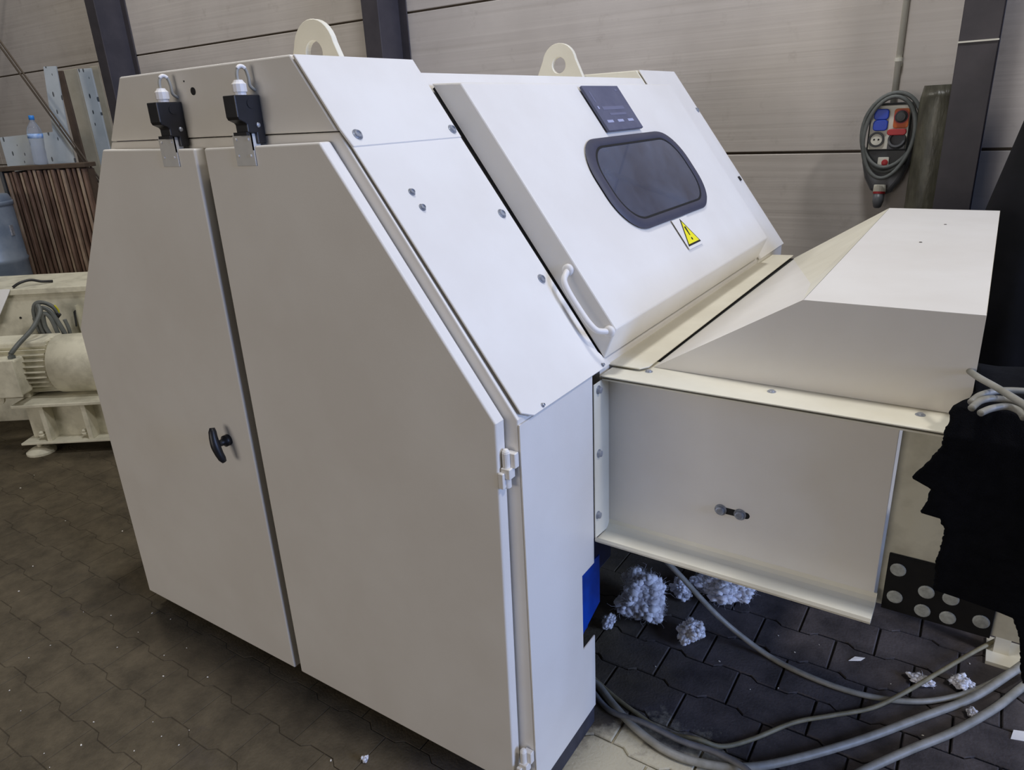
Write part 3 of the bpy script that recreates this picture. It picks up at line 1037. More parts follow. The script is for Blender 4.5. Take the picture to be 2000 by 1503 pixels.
# ------------------------------------------------------------------ black tarpaulin behind
tp = MB()
levels = [0.0, 0.25, 0.5, 0.75, 1.0, 1.2, 1.35, 1.5, 1.65, 1.8, 1.95, 2.1, 2.2, 2.26]
nk = 72
vs, fs = [], []
for z in levels:
    left = -0.03 + max(0, z - 1.2) * 0.215
    right = 1.35 - max(0, z - 1.2) * 0.25
    yf = 3.05 + max(0, z - 1.9) * 0.3
    yb = 3.56
    shrink = 1.0 if z < 2.1 else (1 - (z - 2.1) * 2.2)
    cx, cy = (left + right) / 2, (yf + yb) / 2
    hx_, hy_ = (right - left) / 2 * shrink, (yb - yf) / 2 * shrink
    for k in range(nk):
        a = 2 * pi * k / nk
        ca_, sa_ = cos(a), sin(a)
        pw = 0.45
        fold = 1 + 0.035 * sin(a * 17 + z * 1.5) + 0.05 * noise.noise(Vector((ca_ * 2.5, sa_ * 2.5, z * 2.2)))
        if ca_ < -0.5 and abs(sa_) < 0.75:
            fold = 1 + 0.008 * noise.noise(Vector((ca_ * 3, sa_ * 3, z * 4)))
        x = cx + hx_ * math.copysign(abs(ca_) ** pw, ca_) * (fold if ca_ > -0.5 else 1)
        y = cy + hy_ * math.copysign(abs(sa_) ** pw, sa_) * fold
        vs.append((x, y, z))
for i in range(len(levels) - 1):
    for k in range(nk):
        l = (k + 1) % nk
        fs.append((i * nk + k, i * nk + l, (i + 1) * nk + l, (i + 1) * nk + k))
fs.append(tuple((len(levels) - 1) * nk + k for k in range(nk)))
tp.add(vs, fs)
tag(tp.build('black_tarpaulin', 'tarp', smooth=True), 'tall heap under a black tarpaulin behind the chute cover', 'tarpaulin')

# ------------------------------------------------------------------ cables on the floor


def floor_cable(name, pts, r, m, label):
    p = [(x, y, z if z > 0.02 else r + 0.001) for x, y, z in pts]
    return tag(MB().tube(catmull(p, 8), r, 10).build(name, m, smooth=True), label, 'cable', 'cables lying on the paving')


floor_cable('floor_cable', [(-0.70, 1.745, 0.42), (-0.674, 1.776, 0.35), (-0.637, 1.813, 0.28), (-0.555, 1.879, 0.14), (-0.477, 1.909, 0.06), (-0.378, 1.913, 0.012), (-0.279, 1.888, 0.012), (-0.161, 1.88, 0.012), (-0.054, 1.897, 0.012), (0.047, 1.942, 0.012), (0.132, 2.016, 0.012), (0.204, 2.109, 0.012), (0.254, 2.193, 0.012), (0.293, 2.269, 0.012), (0.346, 2.373, 0.012)], 0.0085, 'cable', 'pale grey cable dropping from under the chute past the white fluff')
floor_cable('floor_cable', [(-0.815, 1.53, 0.012), (-0.782, 1.527, 0.012), (-0.705, 1.48, 0.012), (-0.611, 1.433, 0.012), (-0.503, 1.407, 0.012), (-0.396, 1.426, 0.012), (-0.303, 1.475, 0.012), (-0.207, 1.564, 0.012), (-0.079, 1.707, 0.012), (0.053, 1.876, 0.012), (0.169, 2.027, 0.012), (0.254, 2.162, 0.03), (0.305, 2.252, 0.034), (0.372, 2.38, 0.034)], 0.0115, 'cable', 'thick grey cable sweeping in a wide bow along the bottom edge')
floor_cable('floor_cable', [(-0.822, 1.558, 0.012), (-0.732, 1.520, 0.012), (-0.635, 1.490, 0.012), (-0.539, 1.470, 0.012), (-0.455, 1.475, 0.026), (-0.393, 1.503, 0.012), (-0.329, 1.569, 0.012), (-0.247, 1.683, 0.012), (-0.167, 1.758, 0.012), (-0.073, 1.845, 0.012), (-0.004, 1.926, 0.026), (0.076, 2.07, 0.024), (0.161, 2.224, 0.022), (0.24, 2.344, 0.03), (0.294, 2.419, 0.03), (0.364, 2.527, 0.03)], 0.0065, 'cable2', 'thin olive cable curving across the other cables to the foot plate')
floor_cable('floor_cable', [(-0.14, 1.47, 0.012), (-0.081, 1.566, 0.012), (-0.042, 1.628, 0.012), (0.041, 1.744, 0.012), (0.128, 1.859, 0.012), (0.219, 2.006, 0.012), (0.273, 2.114, 0.012), (0.330, 2.215, 0.026), (0.39, 2.34, 0.026)], 0.0115, 'cable', 'thick grey cable crossing the lower right corner')
floor_cable('floor_cable', [(-0.801, 1.510, 0.012), (-0.71, 1.460, 0.012), (-0.6, 1.452, 0.028), (-0.49, 1.448, 0.026), (-0.404, 1.456, 0.028), (-0.334, 1.446, 0.034), (-0.293, 1.430, 0.034), (-0.25, 1.40, 0.012)], 0.0085, 'cable3', 'dull grey cable ending under the thick bow at the bottom')

# ------------------------------------------------------------------ white fibre tufts and scraps


def tuft(center, rx, ry, rz, seed, label, n=60, r0=0.30):
    """a fluffy clump: many small ragged flocks gathered on a lumpy core"""
    random.seed(seed)
    mb = MB()
    bm = bmesh.new()
    bmesh.ops.create_icosphere(bm, subdivisions=1, radius=1)
    bv = [v.co.copy() for v in bm.verts]
    bf = [tuple(v.index for v in f.verts) for f in bm.faces]
    bm.free()
    for i in range(n):
        a = random.uniform(0, 2 * pi)
        h = random.uniform(-0.9, 1.0)
        d = math.sqrt(max(0, 1 - h * h)) * random.uniform(0.55, 1.0)
        lump = 0.72 + 0.55 * noise.noise(Vector((cos(a) * 1.3 + seed, sin(a) * 1.3, h)))
        c = Vector((cos(a) * d * lump * rx, sin(a) * d * lump * ry, (0.85 + h * 0.75 * lump) * rz))
        s = r0 * random.uniform(0.55, 1.25)
        vs = []
        for p in bv:
            q = p * 2.6 + Vector((seed * 1.7, i * 2.3, 0))
            k = 1 + 0.6 * noise.noise(q) + 0.4 * noise.noise(q * 2.7)
            z = center[2] + c.z + p.z * k * rz * s
            vs.append((center[0] + c.x + p.x * k * rx * s, center[1] + c.y + p.y * k * ry * s, max(z, center[2] + 0.0015 + 0.0006 * p.x)))
        mb.add(vs, bf)
    for i in range(n * 4):                       # stray fibres standing off the clump
        a = random.uniform(0, 2 * pi)
        h = random.uniform(-0.6, 1.0)
        e = Vector((cos(a) * math.sqrt(1 - h * h), sin(a) * math.sqrt(1 - h * h), h))
        lump = 0.72 + 0.55 * noise.noise(Vector((cos(a) * 1.3 + seed, sin(a) * 1.3, h)))
        b = Vector((e.x * lump * rx * 0.9, e.y * lump * ry * 0.9, (0.85 + h * 0.7 * lump) * rz)) + Vector(center)
        ln = random.uniform(0.05, 0.13) * (rx + ry) / 2 * (1.0 if i % 30 else 2.2)
        w1 = Vector((random.uniform(-1, 1), random.uniform(-1, 1), random.uniform(-1, 1)))
        w2 = Vector((random.uniform(-1, 1), random.uniform(-1, 1), random.uniform(-1, 1)))
        pts = [b, b + (e * 0.8 + w1 * 0.5) * ln * 0.5, b + (e * 0.9 + w1 * 0.9 + w2 * 0.3) * ln * 0.8, b + (e * 0.7 + w1 * 0.7 + w2 * 0.9) * ln]
        pts = [Vector((p.x, p.y, max(p.z, 0.002))) for p in pts]
        mb.tube(pts, [0.0005, 0.00045, 0.00035, 0.0002], 3, caps=False)
    return tag(mb.build('fibre_tuft', 'cotton', smooth=True), label, 'fibre tuft', 'white fibre tufts on the paving')


tuft((-0.805, 1.915, 0), 0.112, 0.120, 0.092, 3, 'largest white fluffy fibre tuft, beside the blue gearbox', 620, 0.13)
tuft((-0.580, 2.15, 0), 0.120, 0.105, 0.058, 11, 'wide white fibre tuft just below the chute edge', 620, 0.13)
tuft((-0.722, 2.075, 0), 0.052, 0.048, 0.042, 17, 'small white fibre tuft between the two larger ones behind the cable', 240, 0.17)
tuft((-0.612, 1.870, 0), 0.046, 0.056, 0.046, 23, 'lone oval white fibre tuft on bare pavers', 260, 0.18)
tuft((-0.872, 1.785, 0), 0.026, 0.042, 0.034, 29, 'slim white fibre tuft left of the largest tuft', 160, 0.2)
tuft((0.040, 2.035, 0), 0.042, 0.030, 0.013, 31, 'flat white fibre wisp left of the olive cable', 110, 0.22)
tuft((0.140, 2.070, 0), 0.038, 0.034, 0.020, 37, 'white fibre wisp close behind the crossing cables', 110, 0.22)
tuft((0.172, 1.965, 0), 0.018, 0.020, 0.015, 41, 'white fibre wisp between the two thick cables', 110, 0.22)
tuft((-1.215, 0.965, 0), 0.010, 0.012, 0.014, 43, 'tiny white fibre wisp under the right door edge', 20, 0.4)
tag(MB().slab([(0.262, 1.925, 0.001), (0.33, 1.945, 0.001), (0.34, 1.985, 0.004), (0.268, 1.960, 0.004)], (0, 0, 0.001)).build('paper_scrap', 'paper'), 'flat white paper scrap at the right edge', 'scrap')

SCR = [(-3.914, 1.265), (-4.006, 1.371), (-3.357, 1.213), (-3.025, 1.296), (-3.098, 0.955), (-2.962, 0.841), (-2.598, 0.905), (-2.484, 0.947), (-2.36, 1.033), (-2.266, 1.048), (-2.303, 0.946), (-2.293, 0.864), (-2.514, 0.748), (-2.11, 0.925), (-2.075, 0.986), (-2.514, 0.678), (-2.021, 0.866), (-1.888, 0.938), (-2.405, 0.571), (-2.278, 0.549), (-2.03, 0.644), (-1.87, 0.738), (-1.745, 0.776), (-1.797, 0.72), (-1.975, 0.579), (-1.818, 0.649), (-1.723, 0.728), (-2.04, 0.507), (-1.3, 0.918), (-1.974, 0.491),
       (-0.252, 2.052), (-0.311, 1.978), (-0.375, 2.031), (-0.252, 1.903), (-0.317, 1.799), (-0.387, 1.752), (-0.503, 1.821), (-0.036, 1.982), (0.062, 1.82), (0.13, 1.854), (0.156, 2.19), (-0.668, 1.7)]
random.seed(5)
smesh = []
for k in range(4):
    mb = MB()
    nn = 6
    rr = [random.uniform(0.6, 1.2) for _ in range(nn)]
    vs = [(rr[i] * cos(2 * pi * i / nn), rr[i] * 0.6 * sin(2 * pi * i / nn), 0) for i in range(nn)]
    vs += [(x * 0.7, y * 0.7, 0.45) for x, y, z in vs]
    fs = [tuple(range(nn - 1, -1, -1)), tuple(range(nn, 2 * nn))] + [(i, (i + 1) % nn, nn + (i + 1) % nn, nn + i) for i in range(nn)]
    me = bpy.data.meshes.new('floor_scrap')
    me.from_pydata(vs, [], fs)
    me.materials.append(M['scrap'])
    smesh.append(me)
for i, (x, y) in enumerate(SCR):
    o = bpy.data.objects.new('floor_scrap', smesh[i % 4])
    COL.objects.link(o)
    o.location = (x, y, 0.0015)
    s = random.uniform(0.0025, 0.0045) * (1.25 if x < -2.8 else 0.9)
    o.scale = (s, s, s)
    o.rotation_euler = (0, 0, random.uniform(0, 6.28))
    if x < -1.0:
        tag(o, 'tiny pale scrap on the brown trodden paving left of the doors', 'scrap', 'pale scraps on the brown paving')
    else:
        tag(o, 'tiny pale scrap on the dark grey pavers near the chute cables', 'scrap', 'pale scraps on the grey pavers')
tag(MB().slab([(-0.160, 2.022, 0.001), (-0.128, 2.040, 0.001), (-0.118, 2.058, 0.003), (-0.146, 2.050, 0.002)], (0, 0, 0.001)).build('plastic_flake', 'paper'), 'small white flake alone on the pavers under the chute', 'scrap')

# ------------------------------------------------------------------ wall socket box with hanging hose
eb = thing('socket_box', (-0.447, 3.80, 1.16), 'grey wall socket box with pale face plate and blue sockets', 'socket box')
yb_ = 3.868
MB().box(-0.532, -0.362, 3.765, yb_, 1.405, 1.615).build('back_housing', 'box_dark', eb, bevel=0.008)
MB().box(-0.524, -0.370, 3.755, 3.766, 1.420, 1.604).build('face_plate', 'plate', eb, bevel=0.002)
hump = MB()
hp_ = [(-0.548, 1.43), (-0.548, 1.36), (-0.530, 1.29), (-0.500, 1.235), (-0.455, 1.208), (-0.41, 1.225), (-0.375, 1.28), (-0.352, 1.35), (-0.345, 1.43)]
hump.slab([(x, 3.790, z) for x, z in hp_], (0, yb_ - 3.790, 0))
hump.build('lower_shell', 'box_grey', eb, bevel=0.02, seg=4)
MB().box(-0.530, -0.364, 3.762, 3.80, 1.350, 1.418).build('dark_band', 'box_dark', eb, bevel=0.006)
for z in (1.568, 1.522):
    s = MB().slab([(x, 3.7545, zz) for x, zz in rrect(-0.512, -0.452, z - 0.023, z + 0.023, 0.014, 5)], (0, -0.014, 0))
    s.build('blue_socket', 'sockblue', eb, bevel=0.004)
s = MB().slab([(x, 3.7545, z) for x, z in rrect(-0.432, -0.372, 1.508, 1.590, 0.012, 5)], (0, -0.006, 0))
sw = s.build('main_switch', 'orange', eb, bevel=0.002)
MB().lathe((-0.402, 3.748, 1.556), (0, -1, 0), [(0, 0.026), (0.006, 0.026), (0.008, 0.020), (0.022, 0.018), (0.023, 0.006)], 20).build('switch_knob', 'box_dark', sw)
MB().lathe((-0.402, 3.7485, 1.556), (0, -1, 0), [(0, 0.030), (0.004, 0.030)], 20).build('switch_ring', 'red', sw)
s = MB().lathe((-0.492, 3.755, 1.462), (0, -1, 0), [(0, 0.033), (0.010, 0.033), (0.010, 0.026), (0.002, 0.025)], 24)
ks = s.build('round_socket', 'box_dark', eb)
MB().lathe((-0.492, 3.752, 1.462), (0, -1, 0), [(0, 0.024), (0.001, 0.024)], 20).build('socket_face', 'plate', ks)
for dx in (-0.009, 0.009):
    MB().lathe((-0.492 + dx, 3.7508, 1.462), (0, -1, 0), [(0, 0.004), (0.001, 0.004)], 10).build('socket_hole', 'dark', ks)
s = MB().lathe((-0.408, 3.755, 1.456), (0, -1, 0.25), [(0, 0.038), (0.022, 0.036), (0.030, 0.034), (0.030, 0.026), (0.012, 0.025)], 24)
cs = s.build('power_socket', 'box_grey', eb)
MB().slab([(x, 3.712, z) for x, z in rrect(-0.448, -0.372, 1.480, 1.506, 0.012, 5)], (0, 0.03, 0)).build('red_lid', 'red', eb, bevel=0.003)
MB().box(-0.445, -0.372, 3.748, 3.757, 1.418, 1.45).build('socket_base', 'box_grey', eb, bevel=0.003)
MB().box(-0.476, -0.430, 3.752, 3.775, 1.335, 1.385).build('small_inlet', 'plate', eb, bevel=0.003)
MB().lathe((-0.446, 3.752, 1.362), (0, -1, 0), [(0, 0.014), (0.006, 0.013), (0.008, 0.006)], 14).build('red_button', 'red', eb)
MB().lathe((-0.455, 3.775, 1.262), (0, -0.15, -1), [(0, 0.026), (0.03, 0.027), (0.035, 0.025)], 16).build('plug_sleeve', 'plate', eb)
MB().lathe((-0.455, 3.770, 1.232), (0, -0.15, -1), [(0, 0.0265), (0.010, 0.0255)], 16).build('plug_ring', 'red', eb)
MB().lathe((-0.455, 3.768, 1.224), (0, -0.1, -1), [(0, 0.024), (0.035, 0.024), (0.060, 0.017), (0.066, 0.010)], 16).build('hanging_plug', 'box_grey', eb, smooth=True)
hose = thing('hanging_hose', (-0.447, 3.73, 1.30), 'grey cable hung in loops around the wall socket box', 'cable')
for i, (cx, w, zt, zb, yy) in enumerate(((-0.446, 0.112, 1.645, 1.322, 3.748), (-0.438, 0.118, 1.656, 1.342, 3.736), (-0.442, 0.104, 1.640, 1.296, 3.724))):
    pts = []
    for k in range(40):
        a = 2 * pi * k / 40
        z = (zt + zb) / 2 + (zt - zb) / 2 * cos(a)
        wz = w * (1.0 - 0.14 * (1 - (z - zb) / (zt - zb)) ** 2)
        pts.append((cx + wz * sin(a) + (0.018 if i else 0.0) * ((z - zb) / (zt - zb) - 0.5), yy, z))
    MB().tube(pts, 0.0088, 10, closed=True).build('hose_loop', 'greyhose', hose, smooth=True)
cp = thing('cable_conduit', (-0.455, 3.855, 1.62), 'thin pale conduit pipe running up the wall above the socket box', 'pipe')
MB().cyl((-0.455, 3.852, 1.61), (-0.455, 3.852, 4.1), 0.0125, 14).build('conduit_tube', 'pipe', cp, smooth=True)
MB().cyl((-0.455, 3.852, 1.785), (-0.455, 3.852, 1.800), 0.0175, 14).build('pipe_clip', 'pipe', cp)
MB().box(-0.470, -0.440, 3.855, 3.869, 1.765, 1.790).build('clip_base', 'pipe', cp)

# wrapped roll beside the right column
rl = MB()
prof = []
nz = 34
vs, fs = [], []
seg = 36
for j in range(nz + 1):
    z = 0.002 + 1.675 * j / nz
    for k in range(seg):
        a = 2 * pi * k / seg
        r = 0.0835 * (1 + 0.05 * noise.noise(Vector((cos(a) * 3, sin(a) * 3, z * 5))))
        if j == nz:
            r *= 0.86
        elif j == nz - 1:
            r *= 0.96
        vs.append((-0.258 + r * cos(a), 3.745 + r * sin(a), z))
for j in range(nz):
    for k in range(seg):
        l = (k + 1) % seg
        fs.append((j * seg + k, j * seg + l, (j + 1) * seg + l, (j + 1) * seg + k))
b0 = len(vs)
for r, z in ((0.066, 1.670), (0.066, 1.30)):
    for k in range(seg):
        a = 2 * pi * k / seg
        vs.append((-0.258 + r * cos(a), 3.745 + r * sin(a), z))
for k in range(seg):
    l = (k + 1) % seg
    fs.append((nz * seg + k, nz * seg + l, b0 + l, b0 + k))
    fs.append((b0 + k, b0 + l, b0 + seg + l, b0 + seg + k))
fs.append(tuple(b0 + seg + k for k in range(seg)))
rl.add(vs, fs)
tag(rl.build('wrapped_roll', 'filmroll', smooth=True), 'tall hollow roll in crumpled dark film standing beside the right column', 'roll')

# ------------------------------------------------------------------ second machine at the left: motor on a base frame
ROT = math.atan2(0.563, 0.826)
gm = thing('motor_unit', (-4.277, 1.525, 0), 'cream electric motor on a welded base frame with a levelling foot', 'motor', rotz=ROT)
MB().box(-0.066, 0.75, -0.03, 0.45, 0.066, 0.078).build('base_flange', 'paint_old', gm, bevel=0.002)
MB().box(-0.045, 0.75, 0.06, 0.40, 0.078, 0.285).build('base_web', 'paint_old', gm)
for x in (0.085, 0.315, 0.56):
    MB().box(x - 0.010, x + 0.016, -0.015, 0.06, 0.078, 0.285).build('base_rib', 'paint_old', gm, bevel=0.002)
for x in (0.045, 0.285):
    MB().box(x - 0.012, x + 0.006, 0.052, 0.0605, 0.115, 0.284).build('base_slot', 'dark', gm)
    MB().lathe((x - 0.004, 0.012, 0.104), (0, -0.4, 1), [(0, 0.020), (0.012, 0.020), (0.013, 0.012), (0.026, 0.012)], 6).build('base_nut', 'paint_old', gm)
MB().box(-0.06, 0.75, -0.03, 0.45, 0.285, 0.303).build('motor_plate', 'paint_old', gm, bevel=0.003)
MB().lathe((0.0, 0.02, 0.0), (0, 0, 1), [(0, 0.075), (0.012, 0.075), (0.030, 0.045), (0.036, 0.026), (0.036, 0.014), (0.067, 0.014)], 20).build('levelling_foot', 'paint_old', gm)
MB().lathe((0.66, 0.36, 0.0), (0, 0, 1), [(0, 0.075), (0.012, 0.075), (0.030, 0.045), (0.036, 0.026), (0.036, 0.014), (0.067, 0.014)], 20).build('levelling_foot', 'paint_old', gm)
AX = Vector((0, 0.18, 0.468))
MB().lathe(AX + Vector((0.155, 0, 0)), (1, 0, 0), [(0, 0.150), (0.003, 0.162), (0.20, 0.166), (0.27, 0.166), (0.285, 0.155), (0.29, 0.10)], 40).build('fan_cowl', 'paint_old', gm, smooth=True)
MB().lathe(AX + Vector((-0.40, 0, 0)), (1, 0, 0), [(0, 0.125), (0.56, 0.125)], 32).build('motor_body', 'paint_old', gm, smooth=True)
fin = MB()
for k in range(30):
    a = 2 * pi * k / 30
    if abs(((a + pi / 2) % (2 * pi)) - 0) < 0.3:
        continue
    e1 = Vector((0, cos(a), sin(a)))
    e2 = Vector((0, -sin(a), cos(a))) * 0.0035
    p = AX + e1 * 0.122
    q = AX + e1 * 0.155
    vs = [p - e2 + Vector((-0.36, 0, 0)), p + e2 + Vector((-0.36, 0, 0)), q + e2 * 0.7 + Vector((-0.36, 0, 0)), q - e2 * 0.7 + Vector((-0.36, 0, 0))]
    MB().slab(vs, (0.505, 0, 0)).build('cooling_fin', 'paint_old', gm)
MB().box(-0.42, -0.02, 0.09, 0.27, 0.303, 0.36).build('motor_feet', 'paint_old', gm, bevel=0.005)
MB().box(-0.36, 0.030, -0.035, 0.065, 0.358, 0.560).build('terminal_box', 'paint_old', gm, bevel=0.012, seg=3)
MB().box(-0.37, 0.036, -0.045, -0.033, 0.354, 0.566).build('terminal_cover', 'paint_old', gm, bevel=0.006, seg=2)
MB().box(-0.42, 0.14, 0.10, 0.27, 0.585, 0.622).build('lifting_rail', 'paint_old', gm, bevel=0.01)
MB().lathe((0.0, 0.015, 0.560), (0, 0, 1), [(0, 0.020), (0.014, 0.020), (0.016, 0.013), (0.03, 0.012)], 6).build('cable_entry', 'greyhose', gm)
MB().lathe((-0.12, -0.01, 0.345), (0, -1, 0), [(0, 0.035), (0.012, 0.035), (0.014, 0.02), (0.004, 0.018)], 20).build('lower_eye', 'paint_old', gm)

tk = thing('steel_tank', (-4.277, 1.525, 0), 'low cream steel housing with a rim behind the motor', 'housing', rotz=ROT)
MB().box(-0.95, 0.62, 0.52, 0.95, 0.0, 0.800).build('tank_body', 'paint_old', tk, bevel=0.004)
MB().box(-0.97, 0.64, 0.50, 0.97, 0.800, 0.835).build('tank_rim', 'paint_old', tk, bevel=0.004)
for x in (0.115, 0.19):
    MB().box(x - 0.004, x + 0.004, 0.49, 0.52, 0.50, 0.72).build('tank_rib', 'paint_old', tk)
MB().lathe((-0.24, 0.518, 0.66), (0, -1, 0), [(0, 0.007), (0.001, 0.007)], 10).build('tank_hole', 'dark', tk)
MB().slab([(-0.165, 0.515, 0.655), (-0.135, 0.515, 0.600), (-0.130, 0.515, 0.560), (-0.155, 0.515, 0.570)], (0, -0.008, 0)).build('tank_clip', 'box_dark', tk)
MB().slab([(0.108, 0.480, 0.690), (0.122, 0.480, 0.700), (0.106, 0.480, 0.600), (0.098, 0.480, 0.600)], (0, -0.006, 0)).build('tank_clip', 'box_dark', tk)
cbl = thing('motor_cables', (-4.277, 1.525, 0), 'bundle of grey motor cables looped above the motor', 'cable', rotz=ROT)
for pts, r in (([(0.0, 0.015, 0.585), (0.025, 0.06, 0.625), (0.055, 0.16, 0.68), (0.062, 0.25, 0.745), (0.03, 0.30, 0.775), (0.0, 0.33, 0.74), (-0.005, 0.33, 0.66), (0.0, 0.33, 0.57)], 0.013),
               ([(-0.01, 0.34, 0.56), (-0.035, 0.34, 0.66), (-0.02, 0.34, 0.765), (0.03, 0.34, 0.785), (0.085, 0.34, 0.755), (0.105, 0.34, 0.705)], 0.012),
               ([(0.02, 0.32, 0.56), (0.0, 0.32, 0.68), (0.03, 0.32, 0.755), (0.075, 0.32, 0.735), (0.105, 0.32, 0.66), (0.13, 0.32, 0.57)], 0.013),
               ([(0.06, 0.31, 0.56), (0.03, 0.31, 0.65), (0.04, 0.31, 0.725), (0.075, 0.31, 0.695), (0.095, 0.31, 0.56)], 0.012),
               ([(-0.03, 0.36, 0.56), (-0.045, 0.36, 0.65), (-0.04, 0.36, 0.74), (-0.01, 0.36, 0.765)], 0.014),
               ([(0.135, 0.34, 0.56), (0.14, 0.34, 0.62), (0.13, 0.34, 0.68)], 0.010)):
    MB().tube(catmull(pts, 7), r, 8).build('cable_strand', 'greyhose', cbl, smooth=True)
MB().tube(catmull([(0.105, 0.34, 0.705), (0.110, 0.34, 0.735), (0.096, 0.34, 0.765)], 5), 0.005, 6).build('earth_wire', 'wirecore', cbl, smooth=True)
MB().tube([(0.085, 0.335, 0.69), (0.112, 0.335, 0.715)], 0.013, 8).build('cable_boot', 'blackplastic', cbl)
# white glossy sheet lying on the tank
ws = thing('white_sheet', (-4.277, 1.525, 0.836), 'bright white gloss sheet hanging over the tank edge at far left', 'sheet', rotz=ROT)
WO[ws.name] = Vector((0, 0, 0.836))
MB().slab([(-0.60, 0.46, 0.848), (-0.235, 0.50, 0.838), (-0.255, 0.49, 0.800), (-0.36, 0.47, 0.640), (-0.60, 0.44, 0.60)], (0.0, -0.003, 0.002)).build('sheet_face', 'sheen', ws)
MB().tube(catmull([(-0.24, 0.53, 0.842), (-0.21, 0.56, 0.862), (-0.17, 0.60, 0.868), (-0.12, 0.62, 0.852), (-0.08, 0.66, 0.843)], 6), 0.008, 8).build('hanging_strap', 'blackplastic', ws, smooth=True)

# ------------------------------------------------------------------ things stacked along the left wall
GL = (-5.69, 2.60, 0)
pk = thing('plate_pack', GL, 'upright pack of brown rusty steel plates with a bottle on top', 'plate pack', rotz=ROT)
random.seed(3)
for k in range(17):
    x = -0.235 + k * 0.0335
    h = 1.452 + random.uniform(-0.012, 0.004)
    MB().box(x, x + 0.020, -0.10 + random.uniform(-0.015, 0.015), 0.035, 0.06, h).build('upright_plate', 'rust' if k % 3 else 'rust2', pk, bevel=0.003, seg=1)
MB().box(-0.255, 0.345, -0.115, 0.040, 1.455, 1.484).build('top_board', 'brownboard', pk, bevel=0.003)
MB().box(-0.262, -0.242, -0.105, 0.035, 0.06, 1.46).build('end_plate', 'box_dark', pk)
MB().box(-0.23, 0.33, -0.05, 0.030, 0.06, 1.44).build('pack_core', 'brownboard', pk)
MB().box(-0.262, 0.36, -0.13, 0.040, 0.0, 0.06).build('pack_skid', 'brownboard', pk)

bo = thing('water_bottle', (-5.69, 2.60, 1.485), 'clear plastic water bottle with blue cap and label band', 'bottle', rotz=ROT)
WO[bo.name] = Vector((0, 0, 1.485))
bx, by, bz = 0.0, -0.03, 1.4855
MB().lathe((bx, by, bz), (0.06, 0, 1), [(0, 0.036), (0.004, 0.043), (0.03, 0.045), (0.055, 0.042), (0.08, 0.045), (0.11, 0.042), (0.14, 0.045), (0.17, 0.046), (0.21, 0.047), (0.235, 0.043), (0.265, 0.028), (0.285, 0.016), (0.300, 0.0145)], 28).build('bottle_body', 'pet', bo, smooth=True)
MB().lathe((bx, by, bz), (0.06, 0, 1), [(0.175, 0.0475), (0.205, 0.0482)], 28).build('bottle_label', 'bottlelabel', bo, smooth=True)
MB().lathe((bx, by, bz), (0.06, 0, 1), [(0.296, 0.0175), (0.322, 0.0170), (0.324, 0.014)], 20).build('bottle_cap', 'bottlecap', bo, smooth=True)

ls = thing('film_sheet', GL, 'L-shaped sheet in printed grey film behind the water bottle', 'sheet', rotz=ROT)
LP = [(0.104, 2.122), (0.192, 2.122), (0.160, 1.702), (0.150, 0.03), (-0.345, 0.03), (-0.335, 1.679), (0.052, 1.697)]
MB().slab([(x, 0.12 + 0.0 * z, z) for x, z in LP], (0, 0.012, 0)).build('film_face', 'film', ls)


def leaning(name, poly, y, m, label, cat, t=0.02):
    o = thing(name, GL, label, cat, rotz=ROT)
    MB().slab([(x, y, z) for x, z in poly], (0, t, 0)).build('board_face', m, o, bevel=0.002, seg=1)
    return o


leaning('brown_board', [(0.085, 2.105), (0.128, 2.105), (0.150, 0.0), (0.07, 0.0)], 0.30, 'brownboard', 'narrow dark brown board standing between two film-covered strips', 'board')
leaning('beige_board', [(0.045, 2.117), (0.150, 2.128), (0.150, 0.0), (0.045, 0.0)], 0.45, 'beigeboard', 'pale beige board standing behind the dark brown board', 'board')
leaning('film_strip', [(0.052, 2.135), (0.180, 2.136), (0.180, 0.0), (0.052, 0.0)], 0.60, 'film', 'upright strip in printed grey film nearest the left column', 'sheet')
leaning('grey_strip', [(0.122, 2.155), (0.185, 2.158), (0.185, 0.0), (0.122, 0.0)], 0.70, 'beigeboard', 'thin grey-beige strip standing directly against the left column', 'board')

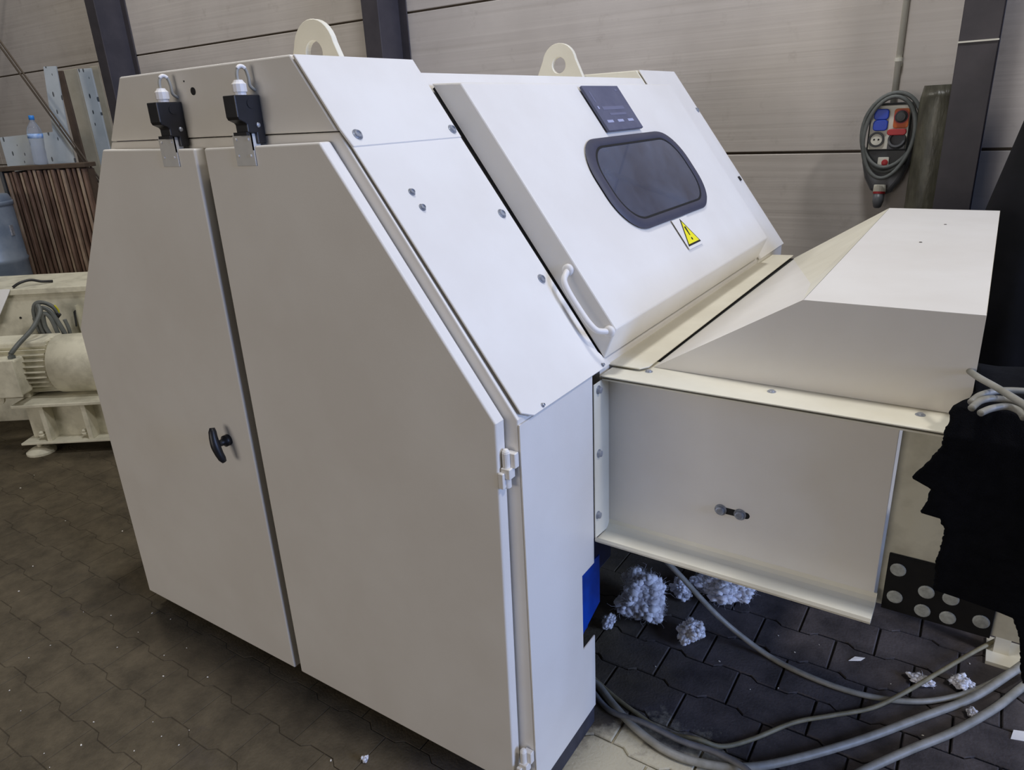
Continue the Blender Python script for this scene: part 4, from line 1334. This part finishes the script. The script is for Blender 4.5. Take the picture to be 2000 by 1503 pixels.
dm = thing('steel_drum', GL, 'blue-grey steel drum cut off by the left picture edge', 'drum', rotz=ROT)
MB().lathe((-0.305, -0.36, 0.0), (0, 0, 1), [(0, 0.2030), (0.02, 0.2080), (0.43, 0.2040), (0.445, 0.2120), (0.46, 0.2040), (0.87, 0.2040), (0.885, 0.2120), (0.90, 0.2040), (1.26, 0.2040), (1.285, 0.2060), (1.315, 0.1930), (1.318, 0.19)], 40).build('drum_shell', 'galv', dm, smooth=True)
MB().lathe((-0.305, -0.36, 0.0), (0, 0, 1), [(1.245, 0.2105), (1.265, 0.2115), (1.275, 0.2105)], 40).build('drum_band', 'galv', dm, smooth=True)
MB().box(-0.115, -0.096, -0.40, -0.37, 1.05, 1.12).build('drum_latch', 'zinc', dm)
db = thing('dark_blue_barrel', GL, 'dark blue barrel wedged between steel drum and plate pack', 'barrel', rotz=ROT)
MB().lathe((-0.398, -0.015, 0.0), (0, 0, 1), [(0, 0.12), (0.02, 0.128), (0.3, 0.130), (0.55, 0.125), (0.85, 0.130), (1.16, 0.126), (1.20, 0.11)], 32).build('barrel_shell', 'bluedark', db, smooth=True)
MB().lathe((-0.398, -0.015, 0.0), (0, 0, 1), [(1.20, 0.05), (1.235, 0.05), (1.24, 0.03)], 20).build('barrel_bung', 'blackplastic', db)

# bracing rods across the left bay
tag(MB().cyl((-6.289, 2.264, 3.50), (-4.912, 3.203, 0.0), 0.0065, 10).build('bracing_rod', 'rod', smooth=True), 'upper of two parallel brown rods slanting down past the bottle', 'rod', 'bracing rods in the left bay')
tag(MB().cyl((-6.318, 2.264, 3.47), (-4.945, 3.203, 0.0), 0.0065, 10).build('bracing_rod', 'rod', smooth=True), 'lower of two parallel brown rods slanting down past the bottle', 'rod', 'bracing rods in the left bay')
br = tag(MB().cyl((-8.02, 3.68, 3.20), (-9.55, 3.68, 1.55), 0.014, 10).build('bracing_rod', 'rod', smooth=True), 'brown bracing rod slanting down to the left at the picture corner', 'rod', 'bracing rods in the left bay')
